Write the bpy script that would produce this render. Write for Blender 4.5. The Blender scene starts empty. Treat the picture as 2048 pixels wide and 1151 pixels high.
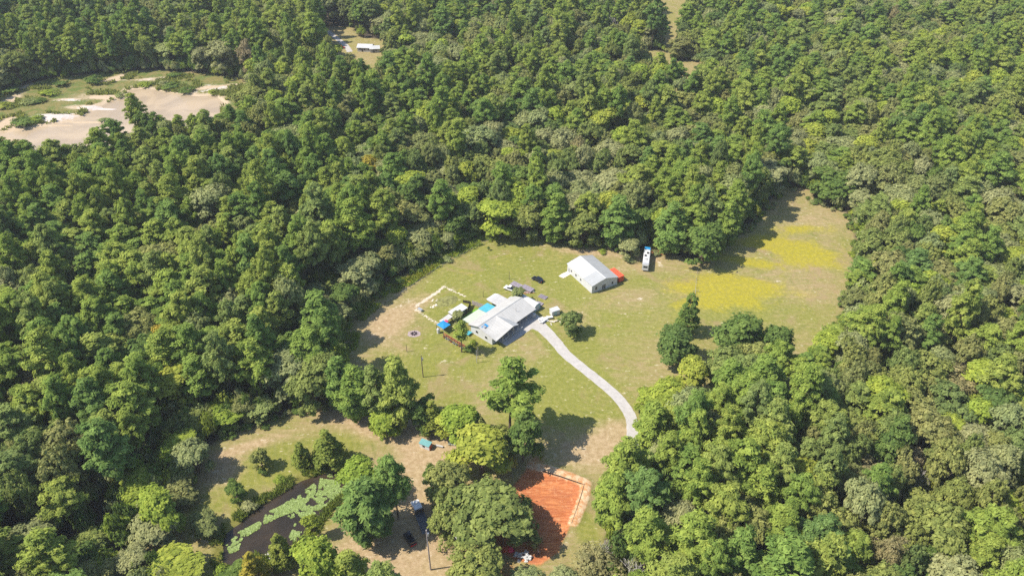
import bpy, bmesh, math, random
import numpy as np
from mathutils import Vector, Matrix

R = math.radians
random.seed(7)
rng = np.random.default_rng(11)
scene = bpy.context.scene
col = scene.collection

# ------------------------------------------------------------------ camera, sky, sun, exposure
FPX, PITCH, CAMH = 1490.0, R(36.3), 165.0          # focal length in photo pixels, downward pitch, flying height
cam = bpy.data.cameras.new('camera')
cam.sensor_width = 36.0
cam.lens = 36.0 * FPX / 2048.0
cam.clip_start, cam.clip_end = 1.0, 9000.0
cam_ob = bpy.data.objects.new('camera', cam)
cam_ob.location = (0, 0, CAMH)
cam_ob.rotation_euler = (R(90) - PITCH, 0, 0)
col.objects.link(cam_ob)
scene.camera = cam_ob

SUN_EL, SHADOW_AZ = R(52), R(10)                   # shadows fall towards +x, a little away from the camera
sun_vec = Vector((-math.cos(SHADOW_AZ) * math.cos(SUN_EL), -math.sin(SHADOW_AZ) * math.cos(SUN_EL), math.sin(SUN_EL)))
world = bpy.data.worlds.new('World')
scene.world = world
world.use_nodes = True
wn, wl = world.node_tree.nodes, world.node_tree.links
sky = wn.new('ShaderNodeTexSky')
sky.sky_type = 'NISHITA'
sky.sun_disc = False
sky.sun_elevation = SUN_EL
sky.sun_rotation = math.atan2(sun_vec.x, sun_vec.y)
sky.air_density, sky.dust_density, sky.ozone_density = 1.0, 0.6, 1.5
wl.new(sky.outputs['Color'], wn['Background'].inputs['Color'])
wn['Background'].inputs['Strength'].default_value = 0.15
sun = bpy.data.lights.new('sun', 'SUN')
sun.energy, sun.angle, sun.color = 5.0, R(0.5), (1.0, 0.94, 0.84)
sun_ob = bpy.data.objects.new('sun', sun)
sun_ob.rotation_euler = (-sun_vec).to_track_quat('-Z', 'Y').to_euler()
sun_ob.location = (0, 0, 300)
col.objects.link(sun_ob)
vs = scene.view_settings
vs.view_transform, vs.look, vs.gamma, vs.exposure, vs.use_curve_mapping = 'Standard', 'None', 1.0, 0.62, False
scene.cycles.use_denoising = False
scene.cycles.max_bounces = 6
scene.cycles.diffuse_bounces = 4
scene.cycles.transmission_bounces = 3

# ------------------------------------------------------------------ helpers
_c, _s = math.cos(PITCH), math.sin(PITCH)
def P(px, py, z=0.0):
    """The point of the level plane at height z that the photo shows at this pixel."""
    dx, dz = (px - 1024) / FPX, -(py - 575.5) / FPX
    wy, wz = _c + dz * _s, -_s + dz * _c
    t = (z - CAMH) / wz
    return Vector((dx * t, wy * t, z))
def pix(x, y, z=0.0):
    v = z - CAMH
    d = y * _c - v * _s
    return 1024 + FPX * x / d, 575.5 - FPX * (y * _s + v * _c) / d, d
def W(pts, z=0.0):
    return np.array([tuple(P(a, b, z))[:2] for a, b in pts])

def sd_poly(X, Y, poly):
    """Signed distance in metres, positive inside."""
    X = np.asarray(X, float); Y = np.asarray(Y, float)
    d = np.full(X.shape, 1e9); ins = np.zeros(X.shape, bool)
    n = len(poly)
    for i in range(n):
        ax, ay = poly[i]; bx, by = poly[(i + 1) % n]
        ex, ey = bx - ax, by - ay
        t = np.clip(((X - ax) * ex + (Y - ay) * ey) / (ex * ex + ey * ey + 1e-12), 0, 1)
        d = np.minimum(d, np.hypot(X - ax - t * ex, Y - ay - t * ey))
        cond = ((ay > Y) != (by > Y)) & (X < (bx - ax) * (Y - ay) / (by - ay + 1e-12) + ax)
        ins ^= cond
    return np.where(ins, d, -d)
def d_line(X, Y, pts):
    X = np.asarray(X, float); Y = np.asarray(Y, float)
    d = np.full(X.shape, 1e9)
    for (ax, ay), (bx, by) in zip(pts[:-1], pts[1:]):
        ex, ey = bx - ax, by - ay
        t = np.clip(((X - ax) * ex + (Y - ay) * ey) / (ex * ex + ey * ey + 1e-12), 0, 1)
        d = np.minimum(d, np.hypot(X - ax - t * ex, Y - ay - t * ey))
    return d
_lat = np.random.default_rng(5).random((256, 256))
def vnoise(X, Y, size):
    X = np.asarray(X, float) / size; Y = np.asarray(Y, float) / size
    xi, yi = np.floor(X).astype(int), np.floor(Y).astype(int)
    fx, fy = X - xi, Y - yi
    fx, fy = fx * fx * (3 - 2 * fx), fy * fy * (3 - 2 * fy)
    g = lambda a, b: _lat[a % 256, b % 256]
    return (g(xi, yi) * (1 - fx) + g(xi + 1, yi) * fx) * (1 - fy) + (g(xi, yi + 1) * (1 - fx) + g(xi + 1, yi + 1) * fx) * fy

def link(o, parent=None):
    col.objects.link(o)
    if parent is not None:
        o.parent = parent
    return o
def tag(o, label=None, cat=None, group=None, kind=None):
    if label: o['label'] = label
    if cat: o['category'] = cat
    if group: o['group'] = group
    if kind: o['kind'] = kind
    return o
def thing(name, label, cat, loc=(0, 0, 0), rotz=0.0, group=None):
    o = bpy.data.objects.new(name, None)
    o.empty_display_size = 0.5
    o.location = loc
    o.rotation_euler = (0, 0, rotz)
    link(o)
    return tag(o, label, cat, group)

class MB:
    """Collects simple solids and links them as one mesh."""
    def __init__(s): s.v, s.f = [], []
    def add(s, vs_, fs):
        b = len(s.v)
        s.v += [tuple(p) for p in vs_]
        s.f += [tuple(i + b for i in f) for f in fs]
        return s
    def box(s, x0, x1, y0, y1, z0, z1):
        return s.add([(x0, y0, z0), (x1, y0, z0), (x1, y1, z0), (x0, y1, z0), (x0, y0, z1), (x1, y0, z1), (x1, y1, z1), (x0, y1, z1)],
                     [(0, 3, 2, 1), (4, 5, 6, 7), (0, 1, 5, 4), (1, 2, 6, 5), (2, 3, 7, 6), (3, 0, 4, 7)])
    def slab(s, quad, t):
        """A four-cornered plate of thickness t hung below the given corners."""
        q = [Vector(p) for p in quad]
        n = (q[1] - q[0]).cross(q[3] - q[0]).normalized()
        lo = [p - n * t for p in q]
        return s.add(q + lo, [(0, 1, 2, 3), (7, 6, 5, 4), (0, 4, 5, 1), (1, 5, 6, 2), (2, 6, 7, 3), (3, 7, 4, 0)])
    def prism(s, poly, z0, z1):
        n = len(poly)
        return s.add([(x, y, z0) for x, y in poly] + [(x, y, z1) for x, y in poly],
                     [tuple(range(n - 1, -1, -1)), tuple(range(n, 2 * n))] + [(i, (i + 1) % n, n + (i + 1) % n, n + i) for i in range(n)])
    def sideprism(s, prof, y0, y1, in0=0.0, in1=None):
        """A side outline (x, z) drawn out in y."""
        n = len(prof)
        return s.add([(x, y0, z) for x, z in prof] + [(x, y1, z) for x, z in prof],
                     [tuple(range(n)), tuple(range(2 * n - 1, n - 1, -1))] + [((i + 1) % n, i, n + i, n + (i + 1) % n) for i in range(n)])
    def tube(s, p0, p1, r0, r1=None, n=6, cap=True):
        r1 = r0 if r1 is None else r1
        p0, p1 = Vector(p0), Vector(p1)
        d = (p1 - p0).normalized()
        a = d.orthogonal().normalized(); b = d.cross(a)
        ring = lambda p, r: [p + (a * math.cos(2 * math.pi * i / n) + b * math.sin(2 * math.pi * i / n)) * r for i in range(n)]
        fs = [(i, (i + 1) % n, n + (i + 1) % n, n + i) for i in range(n)]
        if cap: fs += [tuple(range(n - 1, -1, -1)), tuple(range(n, 2 * n))]
        return s.add(ring(p0, r0) + ring(p1, r1), fs)
    def build(s, name, mat, parent=None, loc=None, rotz=None, bevel=0.0, smooth=False):
        me = bpy.data.meshes.new(name)
        me.from_pydata(s.v, [], s.f)
        me.materials.append(mat)
        bm = bmesh.new(); bm.from_mesh(me)
        bmesh.ops.recalc_face_normals(bm, faces=bm.faces)
        if bevel:
            bmesh.ops.bevel(bm, geom=list(bm.edges), offset=bevel, segments=2, affect='EDGES', clamp_overlap=True)
        bm.to_mesh(me); bm.free()
        if smooth:
            for p in me.polygons: p.use_smooth = True
        o = bpy.data.objects.new(name, me)
        if loc is not None: o.location = loc
        if rotz is not None: o.rotation_euler = (0, 0, rotz)
        return link(o, parent)

# ------------------------------------------------------------------ materials
class NT:
    def __init__(s, name):
        s.m = bpy.data.materials.new(name); s.m.use_nodes = True
        s.t = s.m.node_tree; s.n = s.t.nodes; s.l = s.t.links
        s.bsdf = s.n['Principled BSDF']
    def new(s, typ, **kw):
        nd = s.n.new(typ)
        for k, v in kw.items(): setattr(nd, k, v)
        return nd
    def set(s, sock, v):
        if isinstance(v, bpy.types.NodeSocket): s.l.new(v, sock)
        elif isinstance(v, (tuple, list)) and len(v) == 3 and len(sock.default_value) == 4: sock.default_value = (*v, 1)
        else: sock.default_value = v
    def math(s, op, a, b=0.0, c=0.0, clamp=False):
        nd = s.new('ShaderNodeMath', operation=op, use_clamp=clamp)
        for i, v in enumerate((a, b, c)): s.set(nd.inputs[i], v)
        return nd.outputs[0]
    def mix(s, fac, a, b, blend='MIX'):
        nd = s.new('ShaderNodeMix', data_type='RGBA', blend_type=blend)
        s.set(nd.inputs[0], fac); s.set(nd.inputs[6], a); s.set(nd.inputs[7], b)
        return nd.outputs[2]
    def step(s, v, lo, hi, smooth=True):
        nd = s.new('ShaderNodeMapRange', interpolation_type='SMOOTHSTEP' if smooth else 'LINEAR')
        s.set(nd.inputs[0], v); nd.inputs[1].default_value = lo; nd.inputs[2].default_value = hi
        return nd.outputs[0]
    def noise(s, scale, detail=3.0, rough=0.55, vec=None, dist=0.0):
        nd = s.new('ShaderNodeTexNoise')
        nd.inputs['Scale'].default_value = scale; nd.inputs['Detail'].default_value = detail
        nd.inputs['Roughness'].default_value = rough; nd.inputs['Distortion'].default_value = dist
        if vec is not None: s.l.new(vec, nd.inputs['Vector'])
        return nd.outputs['Fac']
    def attr(s, name):
        nd = s.new('ShaderNodeAttribute', attribute_name=name); return nd.outputs['Fac']
    def bump(s, h, strength, dist):
        nd = s.new('ShaderNodeBump'); nd.inputs['Strength'].default_value = strength; nd.inputs['Distance'].default_value = dist
        s.l.new(h, nd.inputs['Height']); s.l.new(nd.outputs[0], s.bsdf.inputs['Normal'])

def paint(name, rgb, rough=0.6, var=0.10, scale=1.2, metallic=0.0, spec=0.3):
    """A painted, plastic or mineral surface with uneven tone and slight wear."""
    t = NT(name)
    geo = t.new('ShaderNodeNewGeometry').outputs['Position']
    n1 = t.noise(scale, 5, 0.6, geo)
    n2 = t.noise(scale * 7, 3, 0.6, geo)
    f = t.math('ADD', t.math('MULTIPLY', n1, 0.65), t.math('MULTIPLY', n2, 0.35))
    lo = tuple(c * (1 - 2.2 * var) for c in rgb); hi = tuple(min(1, c * (1 + 1.6 * var)) for c in rgb)
    t.l.new(t.mix(t.step(f, 0.3, 0.7), lo, hi), t.bsdf.inputs['Base Color'])
    t.bsdf.inputs['Roughness'].default_value = rough
    t.bsdf.inputs['Metallic'].default_value = metallic
    t.bsdf.inputs['Specular IOR Level'].default_value = spec
    return t.m

def metal_sheet(name, rgb, pitch=0.6, var=0.05, along='X'):
    """Ribbed sheet-metal roofing, ribs run across the given object axis."""
    t = NT(name)
    tc = t.new('ShaderNodeTexCoord').outputs['Object']
    geo = t.new('ShaderNodeNewGeometry').outputs['Position']
    sep = t.new('ShaderNodeSeparateXYZ'); t.l.new(tc, sep.inputs[0])
    ph = t.math('FRACT', t.math('DIVIDE', sep.outputs[along], pitch))
    rib = t.step(t.math('ABSOLUTE', t.math('SUBTRACT', ph, 0.5)), 0.40, 0.5)
    n1 = t.noise(0.35, 4, 0.6, geo); n2 = t.noise(3.0, 3, 0.6, geo)
    f = t.math('ADD', t.math('MULTIPLY', n1, 0.7), t.math('MULTIPLY', n2, 0.3))
    c = t.mix(t.step(f, 0.3, 0.7), tuple(x * (1 - 2.4 * var) for x in rgb), tuple(min(1, x * (1 + var)) for x in rgb))
    mpp = t.new('ShaderNodeMapping'); t.l.new(tc, mpp.inputs[0]); mpp.inputs['Scale'].default_value = (2.2, 0.18, 0.3) if along == 'X' else (0.18, 2.2, 0.3)
    c = t.mix(t.math('MULTIPLY', t.step(t.noise(1.0, 4, 0.6, mpp.outputs[0]), 0.52, 0.72), 0.22), c, tuple(x * k for x, k in zip(rgb, (0.62, 0.56, 0.48))))
    c = t.mix(t.math('MULTIPLY', rib, 0.26), c, tuple(x * 0.55 for x in rgb))
    t.l.new(c, t.bsdf.inputs['Base Color'])
    t.bsdf.inputs['Roughness'].default_value = 0.45
    t.bsdf.inputs['Specular IOR Level'].default_value = 0.25
    t.bump(rib, 0.5, 0.05)
    return t.m

def glass_dark(name='window_glass'):
    t = NT(name)
    geo = t.new('ShaderNodeNewGeometry').outputs['Position']
    t.l.new(t.mix(t.noise(0.8, 2, 0.5, geo), (0.012, 0.016, 0.022), (0.03, 0.035, 0.045)), t.bsdf.inputs['Base Color'])
    t.bsdf.inputs['Roughness'].default_value = 0.06
    t.bsdf.inputs['Specular IOR Level'].default_value = 0.6
    return t.m

def leaf_mat(name, stops, transl=0.45, hue_shift=0.0):
    """Foliage: tone differs from tree to tree, from spray to spray and from leaf to leaf."""
    t = NT(name)
    oi = t.new('ShaderNodeObjectInfo')
    ramp = t.new('ShaderNodeValToRGB')
    cr = ramp.color_ramp
    while len(cr.elements) < len(stops): cr.elements.new(0.5)
    for i, c in enumerate(stops):
        cr.elements[i].position = i / max(1, len(stops) - 1); cr.elements[i].color = (*c, 1)
    patch = t.noise(0.016, 2, 0.5, oi.outputs['Location'])
    f = t.math('ADD', t.math('MULTIPLY', oi.outputs['Random'], 0.80), t.math('MULTIPLY', t.math('SUBTRACT', patch, 0.30), 0.60), clamp=True)
    t.l.new(f, ramp.inputs[0])
    tone = t.attr('tone')
    isl = t.new('ShaderNodeNewGeometry').outputs['Random Per Island']
    k = t.math('ADD', t.math('MULTIPLY', tone, 0.5), t.math('MULTIPLY', isl, 0.5))
    v = t.new('ShaderNodeHueSaturation')
    t.l.new(ramp.outputs[0], v.inputs['Color'])
    t.l.new(t.math('MULTIPLY_ADD', k, 0.95, 0.56), v.inputs['Value'])
    t.l.new(t.math('MULTIPLY_ADD', tone, -0.02, 0.500 + hue_shift), v.inputs['Hue'])
    dif = t.new('ShaderNodeBsdfDiffuse'); tr = t.new('ShaderNodeBsdfTranslucent'); mx = t.new('ShaderNodeMixShader')
    t.l.new(v.outputs[0], dif.inputs['Color'])
    t.l.new(t.mix(0.5, v.outputs[0], (0.9, 1.0, 0.25), 'MULTIPLY'), tr.inputs['Color'])
    mx.inputs[0].default_value = transl
    t.l.new(dif.outputs[0], mx.inputs[1]); t.l.new(tr.outputs[0], mx.inputs[2])
    t.l.new(mx.outputs[0], t.n['Material Output'].inputs['Surface'])
    return t.m

M = {}
M['bark'] = paint('bark', (0.13, 0.095, 0.07), 0.9, 0.25, 2.0)
M['dead_wood'] = paint('dead_wood', (0.46, 0.42, 0.38), 0.85, 0.15, 2.0)
M['pine'] = leaf_mat('pine_needles', [(0.154, 0.254, 0.076), (0.191, 0.297, 0.066), (0.249, 0.339, 0.066), (0.286, 0.350, 0.074), (0.196, 0.270, 0.098)])
M['oak'] = leaf_mat('oak_leaves', [(0.159, 0.228, 0.076), (0.201, 0.263, 0.076), (0.260, 0.302, 0.081), (0.281, 0.292, 0.104), (0.207, 0.260, 0.090)])
M['sage'] = leaf_mat('pale_leaves', [(0.254, 0.318, 0.127), (0.292, 0.334, 0.138), (0.334, 0.345, 0.159), (0.265, 0.329, 0.111)])
M['lime'] = leaf_mat('bright_leaves', [(0.239, 0.345, 0.055), (0.292, 0.371, 0.059), (0.339, 0.376, 0.066)])
M['tan'] = leaf_mat('fading_leaves', [(0.350, 0.297, 0.143), (0.307, 0.297, 0.122), (0.382, 0.318, 0.185)])
M['yellow'] = leaf_mat('yellow_leaves', [(0.380, 0.310, 0.042), (0.325, 0.320, 0.052)])
M['rust'] = leaf_mat('rust_leaves', [(0.46, 0.20, 0.13), (0.42, 0.21, 0.12)])
M['deep'] = leaf_mat('deep_green_leaves', [(0.125, 0.200, 0.056), (0.155, 0.235, 0.052)])
M['cypress'] = leaf_mat('cypress_leaves', [(0.195, 0.260, 0.056), (0.245, 0.285, 0.056)])
M['concrete'] = paint('concrete', (0.401, 0.373, 0.342), 0.85, 0.07, 0.6)
M['white'] = paint('white_paint', (0.523, 0.515, 0.499), 0.5, 0.04, 0.8)
M['offwhite'] = paint('weathered_white_paint', (0.427, 0.412, 0.392), 0.6, 0.08, 0.9)
M['siding'] = paint('white_siding', (0.523, 0.523, 0.515), 0.6, 0.04, 0.8)
M['roof_house'] = metal_sheet('pale_metal_roof', (0.436, 0.423, 0.396), 1.05, 0.05, 'X')
M['roof_white'] = metal_sheet('white_metal_roof', (0.475, 0.475, 0.467), 1.1, 0.03, 'Y')
M['roof_grey'] = metal_sheet('grey_metal_roof', (0.348, 0.353, 0.348), 1.1, 0.04, 'Y')
M['teal_sheet'] = paint('teal_sheet', (0.07, 0.33, 0.40), 0.5, 0.08, 0.7)
M['mint_sheet'] = paint('pale_mint_sheet', (0.42, 0.45, 0.36), 0.5, 0.06, 0.7)
M['blue_tarp'] = paint('blue_tarp', (0.02, 0.22, 0.46), 0.45, 0.10, 1.0)
M['black'] = paint('black_paint', (0.018, 0.018, 0.020), 0.35, 0.15, 2.0)
M['car_black'] = paint('black_car_paint', (0.010, 0.012, 0.018), 0.15, 0.08, 2.0, spec=0.6)
M['car_white'] = paint('white_car_paint', (0.72, 0.72, 0.72), 0.2, 0.04, 2.0, spec=0.6)
M['car_red'] = paint('red_car_paint', (0.42, 0.015, 0.020), 0.2, 0.08, 2.0, spec=0.6)
M['car_grey'] = paint('grey_car_paint', (0.30, 0.31, 0.33), 0.25, 0.06, 2.0, spec=0.6)
M['rubber'] = paint('tyre_rubber', (0.02, 0.02, 0.02), 0.9, 0.10, 4.0)
M['steel'] = paint('galvanised_steel', (0.45, 0.45, 0.45), 0.45, 0.10, 3.0, metallic=0.5)
M['glass'] = glass_dark()
M['wood_dark'] = paint('dark_stained_wood', (0.055, 0.042, 0.036), 0.85, 0.2, 2.0)
M['wood_grey'] = paint('weathered_wood', (0.34, 0.29, 0.27), 0.9, 0.15, 2.0)
M['wood_pole'] = paint('utility_pole_wood', (0.16, 0.12, 0.09), 0.9, 0.15, 2.0)
M['wood_red'] = paint('red_stained_wood', (0.36, 0.10, 0.055), 0.8, 0.15, 2.0)
M['lavender'] = paint('faded_lavender_boards', (0.25, 0.215, 0.245), 0.85, 0.15, 1.5)
M['red_paint'] = paint('red_orange_paint', (0.62, 0.10, 0.045), 0.5, 0.08, 1.2)
M['pink'] = paint('pink_plastic', (0.70, 0.04, 0.12), 0.5, 0.08, 2.0)
M['teal_roof'] = metal_sheet('teal_green_metal_roof', (0.16, 0.36, 0.36), 0.45, 0.08, 'X')
M['slate_door'] = paint('pale_teal_panel', (0.33, 0.48, 0.52), 0.5, 0.06, 1.0)
M['stone'] = paint('pale_stone', (0.66, 0.58, 0.48), 0.9, 0.12, 2.0)
M['silt'] = paint('black_silt_cloth', (0.060, 0.046, 0.038), 0.8, 0.2, 2.0)
M['ash'] = paint('charred_wood', (0.05, 0.035, 0.045), 0.95, 0.25, 3.0)
M['astroturf'] = paint('bright_lawn', (0.13, 0.30, 0.02), 0.9, 0.12, 1.5)
# ------------------------------------------------------------------ where things lie (photo pixels laid onto the ground)
CLEAR = W([(690, 690), (705, 640), (745, 602), (790, 572), (850, 535), (900, 506), (950, 482), (985, 470), (1040, 470), (1085, 478), (1120, 490),
           (1200, 497), (1260, 506), (1300, 500), (1350, 515), (1400, 530), (1440, 505), (1500, 460), (1540, 420), (1565, 380), (1612, 378), (1622, 405),
           (1690, 430), (1705, 480), (1700, 560), (1668, 640), (1640, 705), (1590, 735), (1520, 770), (1430, 810), (1350, 850), (1300, 872), (1262, 925), (1238, 985), (1215, 1035), (1200, 1065),
           (1188, 1120), (1180, 1275), (700, 1275), (690, 1200), (400, 1200), (385, 1120), (265, 1112), (300, 1062), (395, 1000), (385, 960), (405, 925), (430, 895), (470, 868),
           (540, 848), (610, 828), (660, 812), (705, 818), (720, 760)])
QUARRY = W([(-90, 235), (-40, 195), (30, 176), (90, 162), (150, 153), (235, 145), (330, 142), (430, 150), (478, 158), (506, 180), (500, 240), (462, 285),
            (425, 305), (395, 308), (330, 292), (268, 290), (245, 334), (205, 356), (120, 364), (20, 362), (-90, 340)])
QWATER = W([(-30, 262), (30, 262), (80, 250), (125, 243), (165, 236), (175, 222), (215, 205), (250, 190), (262, 176), (300, 178), (345, 185), (395, 192), (432, 190),
            (445, 205), (430, 262), (400, 290), (330, 290), (266, 290), (235, 325), (200, 348), (120, 340), (60, 300), (30, 275), (-40, 272)])
MEADOW1 = W([(1262, 8), (1295, -14), (1385, -14), (1370, 40), (1352, 96), (1336, 110), (1318, 80)])
MEADOW2 = W([(1268, 96), (1335, 108), (1345, 126), (1400, 122), (1408, 205), (1380, 222), (1335, 205), (1285, 150)])
YARD = W([(642, 54), (700, 54), (714, 75), (772, 82), (786, 165), (745, 190), (690, 182), (652, 130)])
MEADOW3 = W([(150, -20), (230, -20), (226, 6), (180, 10)])
POND = W([(694, 940), (700, 962), (685, 985), (655, 1010), (625, 1050), (600, 1080), (560, 1100), (545, 1112), (520, 1108), (500, 1100), (490, 1125), (465, 1140), (445, 1122), (440, 1090),
          (447, 1065), (475, 1045), (500, 1020), (530, 1002), (560, 985), (600, 958), (640, 945), (665, 938)])
PIT = W([(1058, 930), (1080, 932), (1170, 966), (1160, 1005), (1140, 1055), (1118, 1105), (1080, 1130), (1030, 1120), (1000, 1105), (985, 1080), (990, 1040), (1020, 980)])
DRIVE = W([(1066, 645), (1086, 657), (1112, 684), (1132, 708), (1166, 736), (1200, 763), (1232, 791), (1252, 816), (1263, 838), (1265, 860), (1266, 880), (1272, 905), (1284, 950),
           (1300, 1010), (1312, 1080), (1318, 1130), (1325, 1190)])
FARDRIVE = W([(655, 62), (672, 76), (690, 90), (700, 104)])

def blob(X, Y, items):
    """Sum of soft elliptical patches: (px, py, half-width m, half-depth m, turn deg, weight)."""
    s = np.zeros(np.shape(X))
    for px, py, a, b, ang, w in items:
        c = P(px, py); dx, dy = X - c.x, Y - c.y
        ca, sa = math.cos(R(ang)), math.sin(R(ang))
        u, v = (dx * ca + dy * sa) / a, (-dx * sa + dy * ca) / b
        s += w * np.exp(-(u * u + v * v))
    return s
GREEN = [(1500, 650, 30, 16, 0, .14), (1300, 640, 24, 14, 0, .14), (1010, 530, 26, 14, 40, .75), (940, 560, 16, 9, 45, .5), (1120, 560, 10, 14, 0, .45), (890, 715, 14, 10, 0, .75), (900, 680, 7, 5, 0, .3), (1130, 770, 14, 10, 140, .5),
         (1190, 640, 12, 8, 0, .25), (1170, 700, 6, 4, 140, .45), (880, 610, 9, 7, 0, .4), (960, 620, 4, 3, 47, .5), (1300, 560, 14, 6, 0, .25), (870, 790, 9, 4, 0, .35), (1225, 840, 3, 14, 20, .5), (640, 900, 14, 5, 20, .45), (560, 925, 10, 5, 20, .45),
         (440, 1010, 9, 5, 30, .25), (400, 1100, 12, 9, 0, .22), (870, 1140, 4, 4, 0, .5), (1160, 1035, 3, 8, 20, .5), (1500, 600, 20, 9, 0, .1), (1010, 600, 12, 6, 45, .3), (1100, 830, 12, 6, 0, .3), (975, 690, 6, 4, 40, .25)]
BARE = [(432, 955, 9, 5, 20, .7), (425, 1040, 7, 7, 0, .5), (395, 1115, 10, 7, 0, .5), (960, 712, 8, 5, 30, .5), (1110, 520, 12, 6, 0, .35), (1075, 640, 6, 4, 40, .5), (760, 665, 12, 8, 20, .6), (735, 620, 9, 5, 35, .5), (830, 610, 14, 7, 40, .7), (780, 640, 10, 6, 30, .45), (800, 700, 12, 8, 0, .45), (1200, 610, 14, 12, 0, .35), (1240, 540, 5, 12, -40, .6), (1185, 505, 18, 3, -8, .9), (1110, 487, 10, 4, 0, .5),
        (1310, 605, 12, 6, 20, .25), (1600, 440, 20, 6, 20, .5), (1650, 460, 12, 10, 0, .4), (1560, 680, 8, 14, 10, .6), (1480, 590, 12, 5, 0, .15), (1600, 580, 10, 12, 0, .5),
        (1220, 880, 14, 8, 20, .75), (1180, 910, 16, 6, 0, .6), (1240, 870, 6, 8, 0, .5), (1100, 800, 12, 6, 0, .2), (700, 830, 18, 4, -12, .8), (780, 860, 16, 6, -5, .9), (850, 900, 8, 14, 0, 1.0), (880, 950, 6, 12, 0, .9),
        (500, 890, 16, 3, 25, .9), (450, 930, 5, 4, 0, .5), (300, 1100, 6, 5, 0, .6), (740, 1100, 12, 8, 0, 1.0), (880, 1120, 14, 12, 0, .95), (820, 1010, 8, 14, 0, .8), (950, 1090, 8, 8, 0, .9), (850, 865, 12, 3, -5, .6),
        (1160, 650, 8, 5, 0, .35), (1150, 630, 6, 4, 0, .4), (1085, 575, 5, 8, 20, .5), (990, 505, 6, 2, 0, .2), (1330, 730, 4, 5, 0, .6), (1285, 800, 3, 8, 0, .4), (1310, 520, 4, 5, 0, .7), (560, 1145, 5, 4, 0, .9)]
RED = [(1315, 503, 5, 3, 0, 1.0), (930, 462, 3, 2, 0, 1.0), (960, 465, 3, 2, 0, .9), (1070, 920, 5, 3, 0, .6), (840, 860, 6, 1.5, 0, .35), (770, 845, 12, 2, -8, .35), (1290, 495, 4, 2, 0, .6), (1005, 1140, 9, 7, 0, .55), (1530, 432, 5, 2, 0, .35)]
PALE = [(810, 607, 9, 3.5, 40, .55), (1230, 545, 3, 7, -35, .6), (1320, 528, 1.5, 4, 10, .8), (880, 660, 2.5, 2, 0, .6), (1280, 597, 1.6, 1.2, 0, .9), (890, 723, 3, 2, 0, .6), (940, 755, 9, 1.5, -15, .4), (1140, 546, 2, 1.5, 0, .9),
        (1030, 700, 2, 1.2, 20, .6), (828, 662, 4, 2.5, 30, .45), (1555, 562, 3, 1.5, 0, .7), (1430, 612, 3, 2, 0, .35), (1100, 634, 3, 3, 0, .5), (870, 590, 4, 3, 0, .2), (1205, 755, 4, 1.5, -45, .25)]
YEL = [(1400, 610, 10, 4, 0, .8), (1440, 585, 18, 7, -5, 1.1), (1490, 565, 19, 5, -18, 1.0), (1420, 572, 12, 5, 0, .8), (1500, 525, 15, 3.5, -12, .95), (1545, 487, 16, 5, -8, 1.1), (1585, 505, 11, 6, -30, 1.0), (1625, 512, 11, 8.5, 0, 1.15), (1600, 458, 13, 3.4, 0, 1.0),
       (1480, 600, 8, 4, 0, .6), (1520, 480, 9, 4, 20, .7)]
DWEED = [(820, 560, 9, 2.0, 35, 1.0), (850, 540, 12, 2.0, 38, .6), (740, 610, 6, 3, 35, .5)]

QBAR = [(118, 250, 15, 2.0, 6, 1.2), (165, 243, 10, 1.4, -4, 1.2), (207, 244, 8, 1.2, 0, 1.1), (262, 205, 12, 2.2, 10, 1.1), (235, 195, 16, 3, 0, 1.0), (300, 188, 14, 2.0, -12, .9)]
QSAND = QBAR + [(55, 170, 8, 6, 60, .7), (15, 205, 4, 14, 0, 1.0), (5, 250, 5, 12, 0, 1.0), (105, 237, 15, 4, 10, 1.2), (200, 215, 18, 3.5, 0, 1.1), (228, 158, 4, 10, -25, 1.0), (135, 200, 10, 2, 0, .7), (290, 160, 14, 2, 0, .6), (430, 175, 22, 3, 15, .9), (180, 190, 14, 5, 0, .4), (330, 155, 9, 2, 0, .5),
         (90, 172, 4, 3, 0, .6)]
QWHITE = [(103, 236, 12, 5.5, 5, 1.4), (207, 217, 15, 3.0, -5, 1.2), (140, 201, 9, 2.0, 0, .8), (440, 178, 16, 2.5, 25, .8), (290, 161, 10, 1.5, 0, .7), (410, 168, 10, 1.5, -25, .6)]

def terrain(X, Y):
    z = np.zeros(np.shape(X))
    pd = sd_poly(X, Y, POND)
    z -= 1.0 * np.clip((pd + 0.6) / 2.2, 0, 1)
    qd = sd_poly(X, Y, QWATER)
    z -= 1.2 * np.clip((qd + 1.5) / 4.0, 0, 1)
    z += 0.9 * np.clip(blob(X, Y, QWHITE), 0, 1.3)
    z += 1.35 * np.clip(blob(X, Y, QBAR) - .25, 0, 1.0)
    bd = d_line(X, Y, BERM)
    z += 0.75 * np.exp(-(bd / 1.5) ** 2)
    z -= 0.35 * np.clip((sd_poly(X, Y, PIT) - 0.5) / 2.0, 0, 1)
    return z
BERM = W([(1062, 931), (1100, 940), (1140, 953), (1172, 967), (1170, 990), (1160, 1015), (1147, 1045)])

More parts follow.
